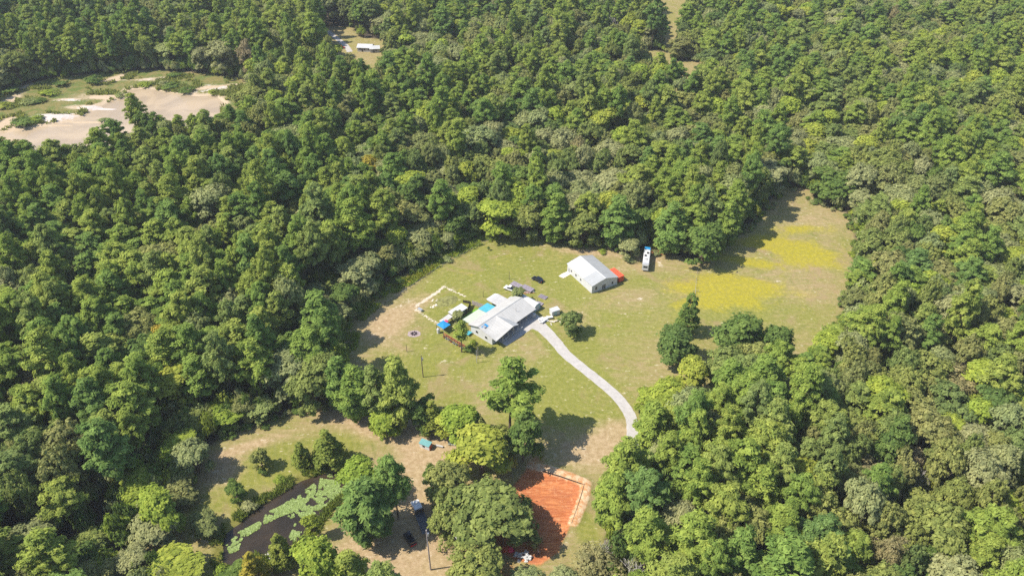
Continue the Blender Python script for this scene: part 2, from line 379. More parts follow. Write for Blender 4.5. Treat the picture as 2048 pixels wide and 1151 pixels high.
def axis(segs):
    a = []
    for lo, hi, st in segs: a.append(np.arange(lo, hi, st))
    return np.concatenate(a)
gx = np.concatenate([[-4000, -2600, -1600, -1000], axis([(-700, -420, 20), (-420, -60, 2.6), (-60, 80, 0.85), (80, 300, 2.6), (300, 700, 20)]), [700, 1000, 1600, 2600, 4000]])
gy = np.concatenate([[-2500, -1200, -500, -200, -80, 0, 40, 70], axis([(90, 250, 0.9), (250, 420, 2.2), (420, 640, 4.0), (640, 900, 20)]), [900, 1200, 1800, 2600, 4000, 6500]])
GX, GY = np.meshgrid(gx, gy)
GZ = terrain(GX, GY)
nx, ny = len(gx), len(gy)
verts = np.stack([GX.ravel(), GY.ravel(), GZ.ravel()], 1)
ii = np.arange(nx * ny).reshape(ny, nx)
faces = np.stack([ii[:-1, :-1].ravel(), ii[:-1, 1:].ravel(), ii[1:, 1:].ravel(), ii[1:, :-1].ravel()], 1)
def grid_mesh(name, v, f):
    me = bpy.data.meshes.new(name)
    me.vertices.add(len(v)); me.vertices.foreach_set('co', np.asarray(v, np.float32).ravel())
    k = f.shape[1]
    me.loops.add(f.size); me.loops.foreach_set('vertex_index', f.astype(np.int32).ravel())
    me.polygons.add(len(f)); me.polygons.foreach_set('loop_start', np.arange(0, f.size, k, dtype=np.int32))
    me.update(calc_edges=True); me.validate()
    return me
def put_attr(me, name, arr):
    a = me.attributes.new(name, 'FLOAT', 'POINT'); a.data.foreach_set('value', np.asarray(arr, np.float32).ravel())
gme = grid_mesh('ground', verts, faces)
open_d = sd_poly(GX, GY, CLEAR)
for pl in (MEADOW1, MEADOW2, YARD, MEADOW3): open_d = np.maximum(open_d, sd_poly(GX, GY, pl))
qd = sd_poly(GX, GY, QUARRY)
put_attr(gme, 'open', np.clip(np.maximum(open_d, qd), -20, 20))
put_attr(gme, 'quarry', np.clip(qd, -20, 20))
put_attr(gme, 'green', blob(GX, GY, GREEN) + 0.35 * np.exp(-((d_line(GX, GY, DRIVE) - 2.6) / 1.3) ** 2))
put_attr(gme, 'bare', blob(GX, GY, BARE))
put_attr(gme, 'clay', np.clip(sd_poly(GX, GY, PIT), -8, 8))
put_attr(gme, 'redspot', blob(GX, GY, RED))
PLOT = (W([(832, 612), (850, 600), (872, 586), (888, 572), (905, 581), (930, 592)]), W([(832, 618), (845, 628), (860, 638), (878, 647)]))
put_attr(gme, 'pale', blob(GX, GY, PALE) + 0.95 * np.exp(-(np.minimum(d_line(GX, GY, PLOT[0]), d_line(GX, GY, PLOT[1])) / 0.7) ** 2) + np.where(True, 0.8 * np.exp(-(d_line(GX, GY, FARDRIVE) / 3.0) ** 2), 0))
put_attr(gme, 'flower', blob(GX, GY, YEL) + blob(GX, GY, DWEED))
put_attr(gme, 'qsand', blob(GX, GY, QSAND) + 0.75 * np.exp(-(np.maximum(0, -sd_poly(GX, GY, QWATER)) / 4.0) ** 2))
put_attr(gme, 'qwhite', blob(GX, GY, QWHITE))
put_attr(gme, 'berm', 1.1 * np.exp(-(d_line(GX, GY, BERM) / 1.9) ** 2))
put_attr(gme, 'shore', np.exp(-(np.maximum(0, -sd_poly(GX, GY, POND)) / 2.6) ** 2))
for p in gme.polygons: p.use_smooth = True

t = NT('ground_cover')
pos = t.new('ShaderNodeNewGeometry').outputs['Position']
big, mid, fine, tiny = t.noise(0.03, 3, 0.55, pos), t.noise(0.13, 4, 0.6, pos, 0.6), t.noise(0.7, 4, 0.65, pos), t.noise(3.5, 3, 0.6, pos)
mp = t.new('ShaderNodeMapping'); t.l.new(pos, mp.inputs[0]); mp.inputs['Rotation'].default_value = (0, 0, R(-35)); mp.inputs['Scale'].default_value = (0.25, 1.6, 1)
streak = t.noise(0.55, 4, 0.6, mp.outputs[0], 0.8)          # mowing and wheel streaks
mp2 = t.new('ShaderNodeMapping'); t.l.new(pos, mp2.inputs[0]); mp2.inputs['Rotation'].default_value = (0, 0, R(-55)); mp2.inputs['Scale'].default_value = (0.12, 1.5, 1)
ruts = t.noise(0.9, 4, 0.65, mp2.outputs[0], 1.6)
mp3 = t.new('ShaderNodeMapping'); t.l.new(pos, mp3.inputs[0]); mp3.inputs['Location'].default_value = (-30, -170, 0)
def jit(v, src, amp): return t.math('ADD', v, t.math('MULTIPLY', t.math('SUBTRACT', src, 0.5), amp))
wob = t.math('ADD', t.math('MULTIPLY', mid, 0.6), t.math('MULTIPLY', fine, 0.4))
floor_c = t.mix(t.step(fine, 0.3, 0.75), (0.047, 0.038, 0.027), (0.105, 0.078, 0.055))
floor_c = t.mix(t.step(mid, 0.45, 0.7), floor_c, (0.043, 0.055, 0.021))
dry = t.mix(t.step(fine, 0.3, 0.7), (0.262, 0.195, 0.093), (0.337, 0.258, 0.137))
dry = t.mix(t.step(streak, 0.35, 0.68), dry, (0.247, 0.205, 0.082))
grn = t.mix(t.step(fine, 0.3, 0.72), (0.160, 0.168, 0.032), (0.228, 0.220, 0.052))
g = t.math('ADD', t.math('ADD', t.attr('green'), t.math('MULTIPLY', big, 0.60)), t.math('MULTIPLY', t.math('ADD', t.math('MULTIPLY', mid, 0.5), t.math('MULTIPLY', streak, 0.5)), 0.75))
lawn = t.mix(t.step(g, 0.52, 0.92), dry, grn)
lawn = t.mix(t.math('MULTIPLY', t.step(t.noise(0.055, 5, 0.65, pos, 1.2), 0.52, 0.68), 0.55), lawn, (0.285, 0.195, 0.112))
lawn = t.mix(t.math('MULTIPLY', t.step(t.noise(0.09, 4, 0.6, pos, 2.0), 0.56, 0.70), 0.55), lawn, (0.135, 0.150, 0.030))
wv = t.new('ShaderNodeTexWave', wave_type='RINGS', rings_direction='Z'); t.l.new(mp3.outputs[0], wv.inputs[0]); wv.inputs['Scale'].default_value = 0.16; wv.inputs['Distortion'].default_value = 5.0; wv.inputs['Detail'].default_value = 2.0; wv.inputs['Detail Scale'].default_value = 0.4
lawn = t.mix(t.math('MULTIPLY', t.step(wv.outputs['Fac'], 0.45, 0.9), t.math('MULTIPLY', t.step(mid, 0.35, 0.6), 0.16)), lawn, (0.30, 0.25, 0.115))
lawn = t.mix(t.math('MULTIPLY', t.step(t.noise(0.45, 4, 0.7, pos, 1.0), 0.56, 0.66), 0.45), lawn, (0.155, 0.160, 0.038))
soil = t.mix(t.step(fine, 0.3, 0.72), (0.300, 0.205, 0.112), (0.430, 0.315, 0.195))
lawn = t.mix(t.math('MULTIPLY', t.step(jit(t.attr('bare'), wob, 1.1), 0.28, 0.95), 0.80), lawn, soil)
sand = t.mix(t.step(fine, 0.3, 0.7), (0.423, 0.353, 0.258), (0.548, 0.470, 0.368))
lawn = t.mix(t.step(jit(t.attr('pale'), fine, 1.5), 0.45, 0.85), lawn, sand)
lawn = t.mix(t.math('MULTIPLY', t.step(t.math('MULTIPLY', fine, streak), 0.335, 0.42), 0.55), lawn, sand)   # pale flecks of bare sand
flw = t.mix(t.step(fine, 0.35, 0.7), (0.265, 0.230, 0.030), (0.350, 0.295, 0.018))
lawn = t.mix(t.math('MULTIPLY', t.step(jit(jit(t.attr('flower'), wob, 1.6), mid, 1.2), 0.18, 1.05), 0.84), lawn, flw)
reed = t.mix(t.step(fine, 0.3, 0.7), (0.125, 0.118, 0.023), (0.180, 0.165, 0.040))
lawn = t.mix(t.math('MULTIPLY', t.step(jit(t.attr('shore'), wob, 0.6), 0.3, 0.8), 0.9), lawn, reed)
qveg = t.mix(t.step(fine, 0.3, 0.7), (0.133, 0.130, 0.040), (0.227, 0.180, 0.070))
qveg = t.mix(t.step(mid, 0.42, 0.62), qveg, (0.105, 0.133, 0.032))
qveg = t.mix(t.step(jit(t.attr('qsand'), wob, 1.2), 0.16, 0.60), qveg, t.mix(fine, (0.392, 0.282, 0.172), (0.485, 0.392, 0.282)))
qveg = t.mix(t.step(jit(jit(t.attr('qwhite'), fine, 1.4), mid, 1.0), 0.30, 0.80), qveg, t.mix(fine, (0.42, 0.33, 0.28), (0.58, 0.54, 0.50)))
lawn = t.mix(t.step(t.attr('quarry'), -1.0, 1.0), lawn, qveg)
clay = t.mix(t.step(ruts, 0.36, 0.66), (0.350, 0.105, 0.038), (0.530, 0.205, 0.078))
clay = t.mix(t.step(mid, 0.40, 0.75), clay, (0.360, 0.120, 0.055))
clay = t.mix(t.math('MULTIPLY', t.step(fine, 0.52, 0.7), 0.5), clay, (0.560, 0.290, 0.140))
lawn = t.mix(t.step(jit(t.attr('redspot'), wob, 0.9), 0.35, 0.75), lawn, (0.392, 0.149, 0.063))
lawn = t.mix(t.step(jit(t.attr('clay'), wob, 2.4), -0.4, 0.6), lawn, clay)
lawn = t.mix(t.step(jit(t.attr('berm'), wob, 0.7), 0.45, 0.8), lawn, t.mix(t.step(fine, 0.35, 0.65), (0.438, 0.211, 0.086), (0.563, 0.423, 0.266)))
final = t.mix(t.step(jit(t.attr('open'), wob, 7.0), -3.4, -0.6), floor_c, lawn)
final = t.mix(0.22, final, t.mix(t.step(tiny, 0.25, 0.75), (0.0, 0.0, 0.0), (1, 1, 1)), 'SOFT_LIGHT')
t.l.new(final, t.bsdf.inputs['Base Color'])
t.bsdf.inputs['Roughness'].default_value = 0.95
t.bsdf.inputs['Specular IOR Level'].default_value = 0.1
t.bump(t.math('ADD', t.math('MULTIPLY', fine, 0.5), t.math('ADD', t.math('MULTIPLY', tiny, 0.25), t.math('MULTIPLY', t.math('MULTIPLY', ruts, t.step(t.attr('clay'), -0.5, 0.5)), 1.6))), 0.7, 0.28)
gme.materials.append(t.m)
ground = link(bpy.data.objects.new('ground', gme)); tag(ground, kind='structure')

def sheet(name, poly, z, mat, kind='structure', grow=0.0):
    me = bpy.data.meshes.new(name)
    c = np.mean(poly, axis=0)
    pts = [(x + (x - c[0]) * grow, y + (y - c[1]) * grow, z) for x, y in poly]
    me.from_pydata(pts, [], [tuple(range(len(pts)))])
    me.materials.append(mat)
    bm = bmesh.new(); bm.from_mesh(me)
    bmesh.ops.triangulate(bm, faces=bm.faces); bmesh.ops.recalc_face_normals(bm, faces=bm.faces)
    if sum(f.normal.z for f in bm.faces) < 0: bmesh.ops.reverse_faces(bm, faces=bm.faces)
    bm.to_mesh(me); bm.free()
    return tag(link(bpy.data.objects.new(name, me)), kind=kind)
def water(name, a, b, rough):
    t = NT(name)
    geo = t.new('ShaderNodeNewGeometry').outputs['Position']
    n = t.noise(0.045, 4, 0.6, geo, 1.0)
    t.l.new(t.mix(t.step(n, 0.35, 0.65), a, b), t.bsdf.inputs['Base Color'])
    t.bsdf.inputs['Roughness'].default_value = rough; t.bsdf.inputs['IOR'].default_value = 1.33
    t.bump(t.noise(1.2, 3, 0.5, geo), 0.12, 0.05)
    return t.m
sheet('pond_water', POND, -0.42, water('dark_pond_water', (0.022, 0.018, 0.012), (0.045, 0.032, 0.020), 0.10), grow=0.10)
sheet('quarry_water', QWATER, -0.40, water('silty_water', (0.420, 0.318, 0.205), (0.330, 0.250, 0.165), 0.25), grow=0.04)

# driveway: one poured strip with a wide mouth at the house
def strip(name, pts, widths, z, mat, thick=0.14):
    pts = [Vector((x, y, 0)) for x, y in pts]
    dense, wd = [], []
    for i in range(len(pts) - 1):
        p0, p1, p2, p3 = pts[max(i - 1, 0)], pts[i], pts[i + 1], pts[min(i + 2, len(pts) - 1)]
        for k in range(6):
            u = k / 6
            dense.append(0.5 * ((2 * p1) + (p2 - p0) * u + (2 * p0 - 5 * p1 + 4 * p2 - p3) * u * u + (3 * p1 - p0 - 3 * p2 + p3) * u ** 3))
            wd.append(widths[i] * (1 - u) + widths[i + 1] * u)
    dense.append(pts[-1]); wd.append(widths[-1])
    v, f = [], []
    for i, p in enumerate(dense):
        d = (dense[min(i + 1, len(dense) - 1)] - dense[max(i - 1, 0)]).normalized()
        n = Vector((-d.y, d.x, 0)); w = wd[i] / 2 * (1 + 0.025 * math.sin(i * 1.7) + random.uniform(-.025, .025))
        for q, zz in ((n * w, z), (-n * w, z), (-n * (w + .02), z - thick), (n * (w + .02), z - thick)):
            v.append((p.x + q.x, p.y + q.y, zz))
    for i in range(len(dense) - 1):
        b = 4 * i
        f += [(b, b + 1, b + 5, b + 4), (b + 1, b + 2, b + 6, b + 5), (b + 3, b, b + 4, b + 7)]
    m = MB(); m.add(v, f)
    return tag(m.build(name, mat), kind='structure')
strip('driveway', DRIVE, [6.4, 4.6, 4.0, 3.7] + [3.5] * (len(DRIVE) - 4), 0.07, M['concrete'])
strip('far_driveway', FARDRIVE, [3.6] * 4, 0.06, M['concrete'])
# ------------------------------------------------------------------ buildings
def xy(px, py, z=0.0):
    p = P(px, py, z); return (p.x, p.y, 0.0)

def window(parent, x0, x1, y0, y1, z0, z1, face):
    """A window or door leaf proud of a wall: frame bars and a pane. face: the axis the wall looks along."""
    b = 0.09
    m = MB()
    if face in ('-y', '+y'):
        s = -1 if face == '-y' else 1; ya, yb = sorted((y0, y0 + s * 0.06))
        for q in ((x0, x0 + b, z0, z1), (x1 - b, x1, z0, z1), (x0 + b, x1 - b, z0, z0 + b), (x0 + b, x1 - b, z1 - b, z1)): m.box(q[0], q[1], ya, yb, q[2], q[3])
        w = m.build('window', M['white'], parent)
        ya, yb = sorted((y0 + s * 0.01, y0 + s * 0.03)); MB().box(x0 + b, x1 - b, ya, yb, z0 + b, z1 - b).build('pane', M['glass'], w)
    else:
        s = -1 if face == '-x' else 1; xa, xb = sorted((x0, x0 + s * 0.06))
        for q in ((y0, y0 + b, z0, z1), (y1 - b, y1, z0, z1), (y0 + b, y1 - b, z0, z0 + b), (y0 + b, y1 - b, z1 - b, z1)): m.box(xa, xb, q[0], q[1], q[2], q[3])
        w = m.build('window', M['white'], parent)
        xa, xb = sorted((x0 + s * 0.01, x0 + s * 0.03)); MB().box(xa, xb, y0 + b, y1 - b, z0 + b, z1 - b).build('pane', M['glass'], w)
    return w

# --- the long white house
A = P(984.4, 676, 3.4); HANG = R(47.5)
house = thing('house', 'long white house with pale metal roof and a shaded front porch', 'house', (A.x, A.y, 0), HANG)
HL, HW = 21.8, 10.9
RY, RZ, EZ = 6.4, 5.05, 3.4
def part(mb, name, mat, parent=house, **kw): return mb.build(name, mat, parent, **kw)
def gable_wall(x0, x1, yA, yB, yR, zE, zR):
    return MB().add([(x0, yA, 0), (x0, yB, 0), (x0, yB, zE), (x0, yR, zR), (x0, yA, zE), (x1, yA, 0), (x1, yB, 0), (x1, yB, zE), (x1, yR, zR), (x1, yA, zE)],
                    [(0, 4, 3, 2, 1), (5, 6, 7, 8, 9), (0, 1, 6, 5), (1, 2, 7, 6), (2, 3, 8, 7), (3, 4, 9, 8), (4, 0, 5, 9)])
part(gable_wall(0.35, 0.55, 0.4, HW - 0.4, RY, EZ - 0.16, RZ - 0.2), 'wall', M['siding'])
part(gable_wall(HL - 0.55, HL - 0.35, 2.6, HW - 0.4, RY, EZ - 0.16, RZ - 0.2), 'wall', M['siding'])
part(MB().box(0.55, HL - 0.55, HW - 0.6, HW - 0.4, 0, EZ - 0.16), 'wall', M['siding'])
part(MB().box(0.55, 3.2, 0.4, 0.6, 0, EZ - 0.16), 'wall', M['siding'])
part(MB().box(3.2, 3.4, 0.4, 2.6, 0, EZ - 0.16), 'wall', M['siding'])
part(MB().box(3.4, HL - 0.55, 2.6, 2.8, 0, EZ + 0.1), 'wall', M['siding'])
front = part(MB().slab([(-0.3, -0.3, EZ - 0.08), (HL + 0.3, -0.3, EZ - 0.08), (HL + 0.3, RY, RZ), (-0.3, RY, RZ)], 0.12), 'roof_slope', M['roof_house'])
back = part(MB().slab([(HL + 0.3, HW + 0.3, EZ), (-0.3, HW + 0.3, EZ), (-0.3, RY, RZ - 0.004), (HL + 0.3, RY, RZ - 0.004)], 0.12), 'roof_slope', M['roof_house'])
part(MB().box(-0.32, HL + 0.32, RY - 0.16, RY + 0.16, RZ - 0.02, RZ + 0.06), 'ridge_cap', M['roof_grey'])
# cross gable over the porch
gx0, gxr, gx1, gyf, gz = -0.2, 8.4, 11.4, -2.0, 5.0
part(MB().slab([(gx0, gyf, EZ - 0.1), (gxr, gyf, gz - 0.35), (gxr, RY - 0.3, gz + 0.03), (gx0, RY - 3.6, EZ + 0.75)], 0.12), 'porch_roof_slope', M['roof_house'])
part(MB().slab([(gxr, gyf, gz - 0.35), (gx1, gyf + 0.2, EZ + 0.15), (gx1 - 0.4, 1.6, EZ + 0.42), (gxr, RY - 0.3, gz + 0.03)], 0.12), 'porch_roof_slope', M['roof_grey'])  # slope turned from the sun; its shade is painted in with the greyer sheet
part(MB().box(3.4, HL - 0.5, -1.7, 2.6, -0.1, 0.16), 'porch_floor', M['concrete'])
for x in (3.6, 6.2, 8.8, 11.2): part(MB().box(x, x + 0.16, -1.5, -1.34, 0.16, EZ + (0.05 if x < 4 else 0.75 if x < 7 else 1.1 if x < 9 else 0.15)), 'porch_post', M['white'])
for x in (14.0, 17.6, 21.0): part(MB().box(x, x + 0.16, 0.1, 0.26, 0.16, EZ - 0.1), 'porch_post', M['white'])
rail = part(MB().box(3.76, 13.6, -1.62, -1.50, 0.95, 1.08), 'porch_railing', M['white'])
for k in range(22): part(MB().box(3.9 + k * 0.45, 3.98 + k * 0.45, -1.60, -1.53, 0.16, 0.95), 'baluster', M['white'], rail)
for x in (4.6, 9.0, 15.0, 18.4): window(house, x, x + 1.4, 2.6, 0, 1.0, 2.3, '-y')
d = part(MB().box(7.0, 8.0, 2.53, 2.6, 0.16, 2.25), 'door', M['wood_red']); part(MB().box(7.85, 7.92, 2.47, 2.53, 1.1, 1.2), 'handle', M['steel'], d)
window(house, 1.2, 2.4, 0.4, 0, 1.0, 2.3, '-y')
window(house, 0.35, 0, 2.6, 3.8, 1.1, 2.3, '-x'); window(house, 0.35, 0, 7.0, 8.2, 1.1, 2.3, '-x')
part(MB().tube((15.4, 3.2, 4.2), (15.4, 3.2, 5.9), 0.07, n=8), 'vent_pipe', M['steel'])
part(MB().box(0.9, 1.9, 4.4, 5.6, 4.5, 4.95), 'roof_cooler', M['steel'])
def H2W(x, y, z=0.0):
    c, s = math.cos(HANG), math.sin(HANG); return (A.x + x * c - y * s, A.y + x * s + y * c, z)
# concrete apron under and before the porch
ap = MB().prism([H2W(3.2, -3.6)[:2], H2W(22.8, -3.9)[:2], H2W(23.2, 2.5)[:2], H2W(3.2, 2.5)[:2]], -0.1, 0.05); tag(ap.build('house_apron', M['concrete']), kind='structure')

def on_house(name, label, cat, x, y, z=0.0, rot=0.0, group=None): return thing(name, label, cat, H2W(x, y, z), HANG + rot, group)
# tarp lying on the roof corner
tp = MB()
for i in range(5):
    for j in range(4):
        pass
tarp = tag(MB().slab([(0, 0, 0.0), (2.6, 0.2, 0.12), (2.4, 1.7, 0.5), (0.2, 1.5, 0.42)], 0.03).build('blue_tarp', M['blue_tarp'], None, H2W(0.4, 4.2, 4.46), HANG), 'small blue tarp lying on the house roof by its gable end', 'tarp')

# --- patio cover behind the house: pale mint sheets and a teal one
pc = on_house('patio_cover', 'flat mint and teal patio cover joined to the back of the house', 'patio cover', 0.6, HW + 0.35)
MB().slab([(0, 3.9, 2.72), (0, 0, 3.1), (8.2, 0, 3.1), (8.2, 3.9, 2.72)][::-1], 0.08).build('roof_sheet', M['mint_sheet'], pc)
MB().slab([(8.25, 4.1, 2.72), (8.25, 0, 3.12), (12.9, 0, 3.12), (12.9, 4.1, 2.72)][::-1], 0.08).build('roof_sheet', M['teal_sheet'], pc)['label'] = 'bright teal roof sheet'
for x in (0.2, 4.2, 8.2, 12.7): MB().box(x, x + 0.12, 3.6, 3.72, 0, 2.68).build('post', M['white'], pc)
tag(MB().box(0.6, 10.5, 4.2, 7.4, -0.05, 0.03).build('artificial_lawn', M['astroturf'], None, H2W(0.6, HW + 0.35), HANG), kind='structure')

# --- pale carport at the back corner
cp = on_house('carport', 'pale flat-topped carport behind the teal patio cover', 'carport', 14.4, HW + 0.6)
MB().slab([(0.2, 0.0, 2.95), (5.6, 0.0, 2.95), (5.6, 4.6, 2.85), (0.2, 4.6, 2.85)], 0.1).build('roof_sheet', M['offwhite'], cp)
MB().slab([(0.2, 4.6, 2.84), (5.6, 4.6, 2.84), (5.3, 6.1, 2.45), (0.9, 6.1, 2.45)], 0.1).build('roof_skirt', M['white'], cp)
for x in (0.5, 5.2):
    for y in (0.6, 4.3): MB().box(x, x + 0.12, y, y + 0.12, 0, 2.85).build('post', M['white'], cp)

# --- arched white shed at the house's far corner
sh = on_house('arched_shed', 'white shed with a rounded roof and pale teal end wall', 'shed', 23.6, 1.6)
prof = [(0, 0), (0, 1.9)] + [(1.6 - 1.6 * math.cos(math.pi * k / 10), 1.9 + 0.95 * math.sin(math.pi * k / 10)) for k in range(1, 10)] + [(3.2, 1.9), (3.2, 0)]
m = MB(); n = len(prof); L0, L1 = 0.0, 9.2
m.add([(x, L0, z) for x, z in prof] + [(x, L1, z) for x, z in prof], [(i, n + i, n + i + 1, i + 1) for i in range(n - 1)])
m.build('shell', M['white'], sh, smooth=False)
MB().sideprism([(x * 0.97 + 0.05, z * 0.985) for x, z in prof], 0.03, 0.10).build('end_wall', M['slate_door'], sh)
MB().sideprism([(x * 0.97 + 0.05, z * 0.985) for x, z in prof], L1 - 0.10, L1 - 0.03).build('end_wall', M['white'], sh)
MB().box(0.9, 2.3, -0.03, 0.03, 0.05, 2.0).build('door', M['white'], sh)

# --- narrow white-roofed cabin behind the yard
cb = on_house('cabin', 'narrow white-roofed cabin with a dark wall behind the yard', 'cabin', 0.4, HW + 8.0)
MB().box(0.1, 6.4, 0.1, 2.8, 0, 2.5).build('wall', M['wood_dark'], cb)
MB().slab([(-0.1, -0.2, 2.62), (6.6, -0.2, 2.62), (6.6, 3.0, 2.9), (-0.1, 3.0, 2.9)], 0.12).build('roof', M['white'], cb)
window(cb, 3.2, 5.4, 0.1, 0, 0.9, 1.9, '-y')
MB().slab([(-5.0, 0.3, 2.0), (-0.2, 0.3, 2.3), (-0.2, 2.4, 2.4), (-5.0, 2.4, 2.1)], 0.1).build('lean_to_roof', M['offwhite'], cb)
for x in (-4.8, -2.4): MB().box(x, x + 0.1, 0.5, 0.6, 0, 2.05).build('post', M['wood_grey'], cb)

# --- blue canopy and white tank
ca = on_house('canopy', 'bright blue fabric canopy on posts at the yard corner', 'canopy', -6.9, HW + 5.6)
MB().add([(0, 0, 2.4), (3.3, 0, 2.4), (3.3, 3.6, 2.4), (0, 3.6, 2.4), (1.65, 1.8, 2.8)], [(0, 1, 4), (1, 2, 4), (2, 3, 4), (3, 0, 4), (3, 2, 1, 0)]).build('fabric', M['blue_tarp'], ca)
for x in (0.1, 3.1):
    for y in (0.1, 3.4): MB().tube((x, y, 0), (x, y, 2.4), 0.05).build('post', M['white'], ca)
tk = on_house('tank', 'upright white tank beside the blue canopy', 'tank', -7.6, HW + 7.6)
m = MB()
for (za, ra), (zb, rb) in zip([(0, .55), (1.7, .55), (2.0, .38)], [(1.7, .55), (2.0, .38), (2.1, .12)]): m.tube((0, 0, za), (0, 0, zb), ra, rb, 14, True)
m.build('vessel', M['white'], tk); MB().tube((0, 0, 2.1), (0, 0, 2.22), .12, n=8).build('cap', M['black'], tk)
pt = on_house('umbrella', 'small pink sunshade between the canopy and the cabin', 'sunshade', -3.0, HW + 8.6)
MB().add([(math.cos(k * math.pi / 4) * .9, math.sin(k * math.pi / 4) * .9, 2.0) for k in range(8)] + [(0, 0, 2.35)], [(k, (k + 1) % 8, 8) for k in range(8)]).build('canopy', M['pink'], pt)
MB().tube((0, 0, 0), (0, 0, 2.3), 0.03).build('pole', M['steel'], pt)
pl = tag(MB().slab([(0, 0, 0.5), (3.6, 0, 0.5), (3.6, 2.2, 0.5), (0, 2.2, 0.5)], 0.5).build('paddling_pool', M['blue_tarp'], None, H2W(-4.8, HW - 0.4, 0), HANG, bevel=0.08), 'blue paddling pool beside the gable end of the house', 'pool')
tag(MB().slab([(0, 0, 0.9), (2.2, 0.2, 0.7), (2.0, 1.6, 0.8), (0.1, 1.4, 1.1)], 0.25).build('covered_pile', M['teal_sheet'], None, H2W(-2.2, HW - 1.6, 0), HANG), 'pale teal sheet over a pile by the house gable', 'tarp')

# --- deck fence along the yard: red rails, dark posts and white pots
df = thing('deck_fence', 'red railed fence with dark posts along the yard corner', 'fence', H2W(-7.4, HW + 5.2), HANG + R(-88))
for k in range(9): MB().box(k * 1.3 - 0.06, k * 1.3 + 0.06, -0.06, 0.06, 0, 1.3).build('post', M['wood_dark'], df)
for k in range(8):
    for z in (0.45, 1.15): MB().box(k * 1.3 + 0.07, (k + 1) * 1.3 - 0.07, -0.09, 0.09, z, z + 0.16).build('rail', M['wood_red'], df)
for k in range(8):
    c = df.matrix_basis @ Vector((0.7 + k * 1.25 + random.uniform(-.2, .2), -0.75 + random.uniform(-.15, .15), 0))
    pot = thing('planter', ['first', 'second', 'third', 'fourth', 'fifth', 'sixth', 'seventh', 'eighth'][k] + (' pale' if k % 3 else ' terracotta') + ' planter along the red railed fence, counted from the blue canopy', 'planter', c, random.random(), 'planters along the red railed fence')
    m = MB(); m.tube((0, 0, 0), (0, 0, 0.6), 0.28, 0.40, 8); m.build('pot', M['offwhite'] if k % 3 else M['wood_red'], pot)
    MB().tube((0, 0, 0.55), (0, 0, 0.62), 0.35, n=8).build('soil', M['wood_dark'], pot)

# --- dark privacy fence behind the yard
def board_fence(label, p0, p1, h, mat, bw=0.75):
    a, b = Vector(p0), Vector(p1); L = (b - a).length; ang = math.atan2(b.y - a.y, b.x - a.x)
    f = thing('privacy_fence', label, 'fence', a, ang)
    n = int(L / bw)
    for k in range(n): MB().box(k * bw + 0.02, (k + 1) * bw - 0.02, 0, 0.05, 0.05, h + random.uniform(-.04, .04)).build('board', mat, f)
    for k in range(0, n + 1, 3): MB().box(k * bw - 0.06, k * bw + 0.06, 0.05, 0.17, 0, h + 0.1).build('post', mat, f)
board_fence('dark board fence at the end of the cabin', H2W(7.6, HW + 8.4), H2W(11.4, HW + 10.6), 2.0, M['wood_dark'])
board_fence('greyish board fence running from the dark fence to the teal roof', H2W(11.6, HW + 10.4), H2W(12.8, HW + 4.6), 1.9, M['wood_grey'])
board_fence('low dark slatted fence beyond the dark board fence', H2W(10.2, HW + 13.6), H2W(11.6, HW + 10.9), 1.2, M['wood_dark'])

# --- small white shed on the lawn
s1 = thing('garden_shed', 'small white box shed beside the leaning tree', 'shed', xy(1104, 633), R(27))
MB().box(0, 3.1, 0, 1.9, 0.1, 2.1).build('wall', M['siding'], s1)
MB().slab([(-0.15, -0.15, 2.18), (3.25, -0.15, 2.18), (3.25, 2.05, 2.3), (-0.15, 2.05, 2.3)], 0.08).build('roof', M['roof_white'], s1)
MB().box(0.9, 1.9, -0.05, 0.0, 0.15, 1.95).build('door', M['slate_door'], s1)

# --- white metal building
B0 = P(1183, 587); MANG = R(29.6); ML, MW, ME, MR_ = 11.7, 16.7, 3.5, 5.05
mbld = thing('metal_building', 'white metal building with windows in the shaded gable end', 'building', (B0.x, B0.y, 0), MANG)
def mg(y0, y1): return MB().add([(0.1, y0, 0), (ML - 0.1, y0, 0), (ML - 0.1, y0, ME - .14), (ML / 2, y0, MR_ - .2), (0.1, y0, ME - .14), (0.1, y1, 0), (ML - 0.1, y1, 0), (ML - 0.1, y1, ME - .14), (ML / 2, y1, MR_ - .2), (0.1, y1, ME - .14)],
                      [(0, 1, 2, 3, 4), (9, 8, 7, 6, 5), (0, 5, 6, 1), (1, 6, 7, 2), (2, 7, 8, 3), (3, 8, 9, 4), (4, 9, 5, 0)])
mg(0.1, 0.25).build('gable_wall', M['siding'], mbld); mg(MW - 0.25, MW - 0.1).build('gable_wall', M['siding'], mbld)
MB().box(0.1, 0.25, 0.25, MW - 0.25, 0, ME - 0.12).build('side_wall', M['siding'], mbld)
MB().box(ML - 0.25, ML - 0.1, 0.25, MW - 0.25, 0, ME - 0.12).build('side_wall', M['siding'], mbld)
ys = [-0.15, 5.6, MW + 0.15]
for i in range(2):
    e = 0.012 * i
    MB().slab([(-0.15, ys[i], ME - 0.04), (ML / 2 + .002, ys[i], MR_), (ML / 2 + .002, ys[i + 1] - .02, MR_), (-0.15, ys[i + 1] - .02, ME - 0.04)], 0.1).build('roof_panel', M['roof_grey'] if i == 0 else M['roof_white'], mbld)
for i, (ya, yb) in enumerate(((-0.15, 10.2), (10.22, MW + 0.15))):
    MB().slab([(ML / 2 + .004, ya, MR_ - .003), (ML + 0.15, ya, ME - 0.04), (ML + 0.15, yb, ME - 0.04), (ML / 2 + .004, yb, MR_ - .003)], 0.1).build('roof_panel', M['roof_grey'], mbld)  # far slope on the shadow side: grey sheet puts that shade into the colour
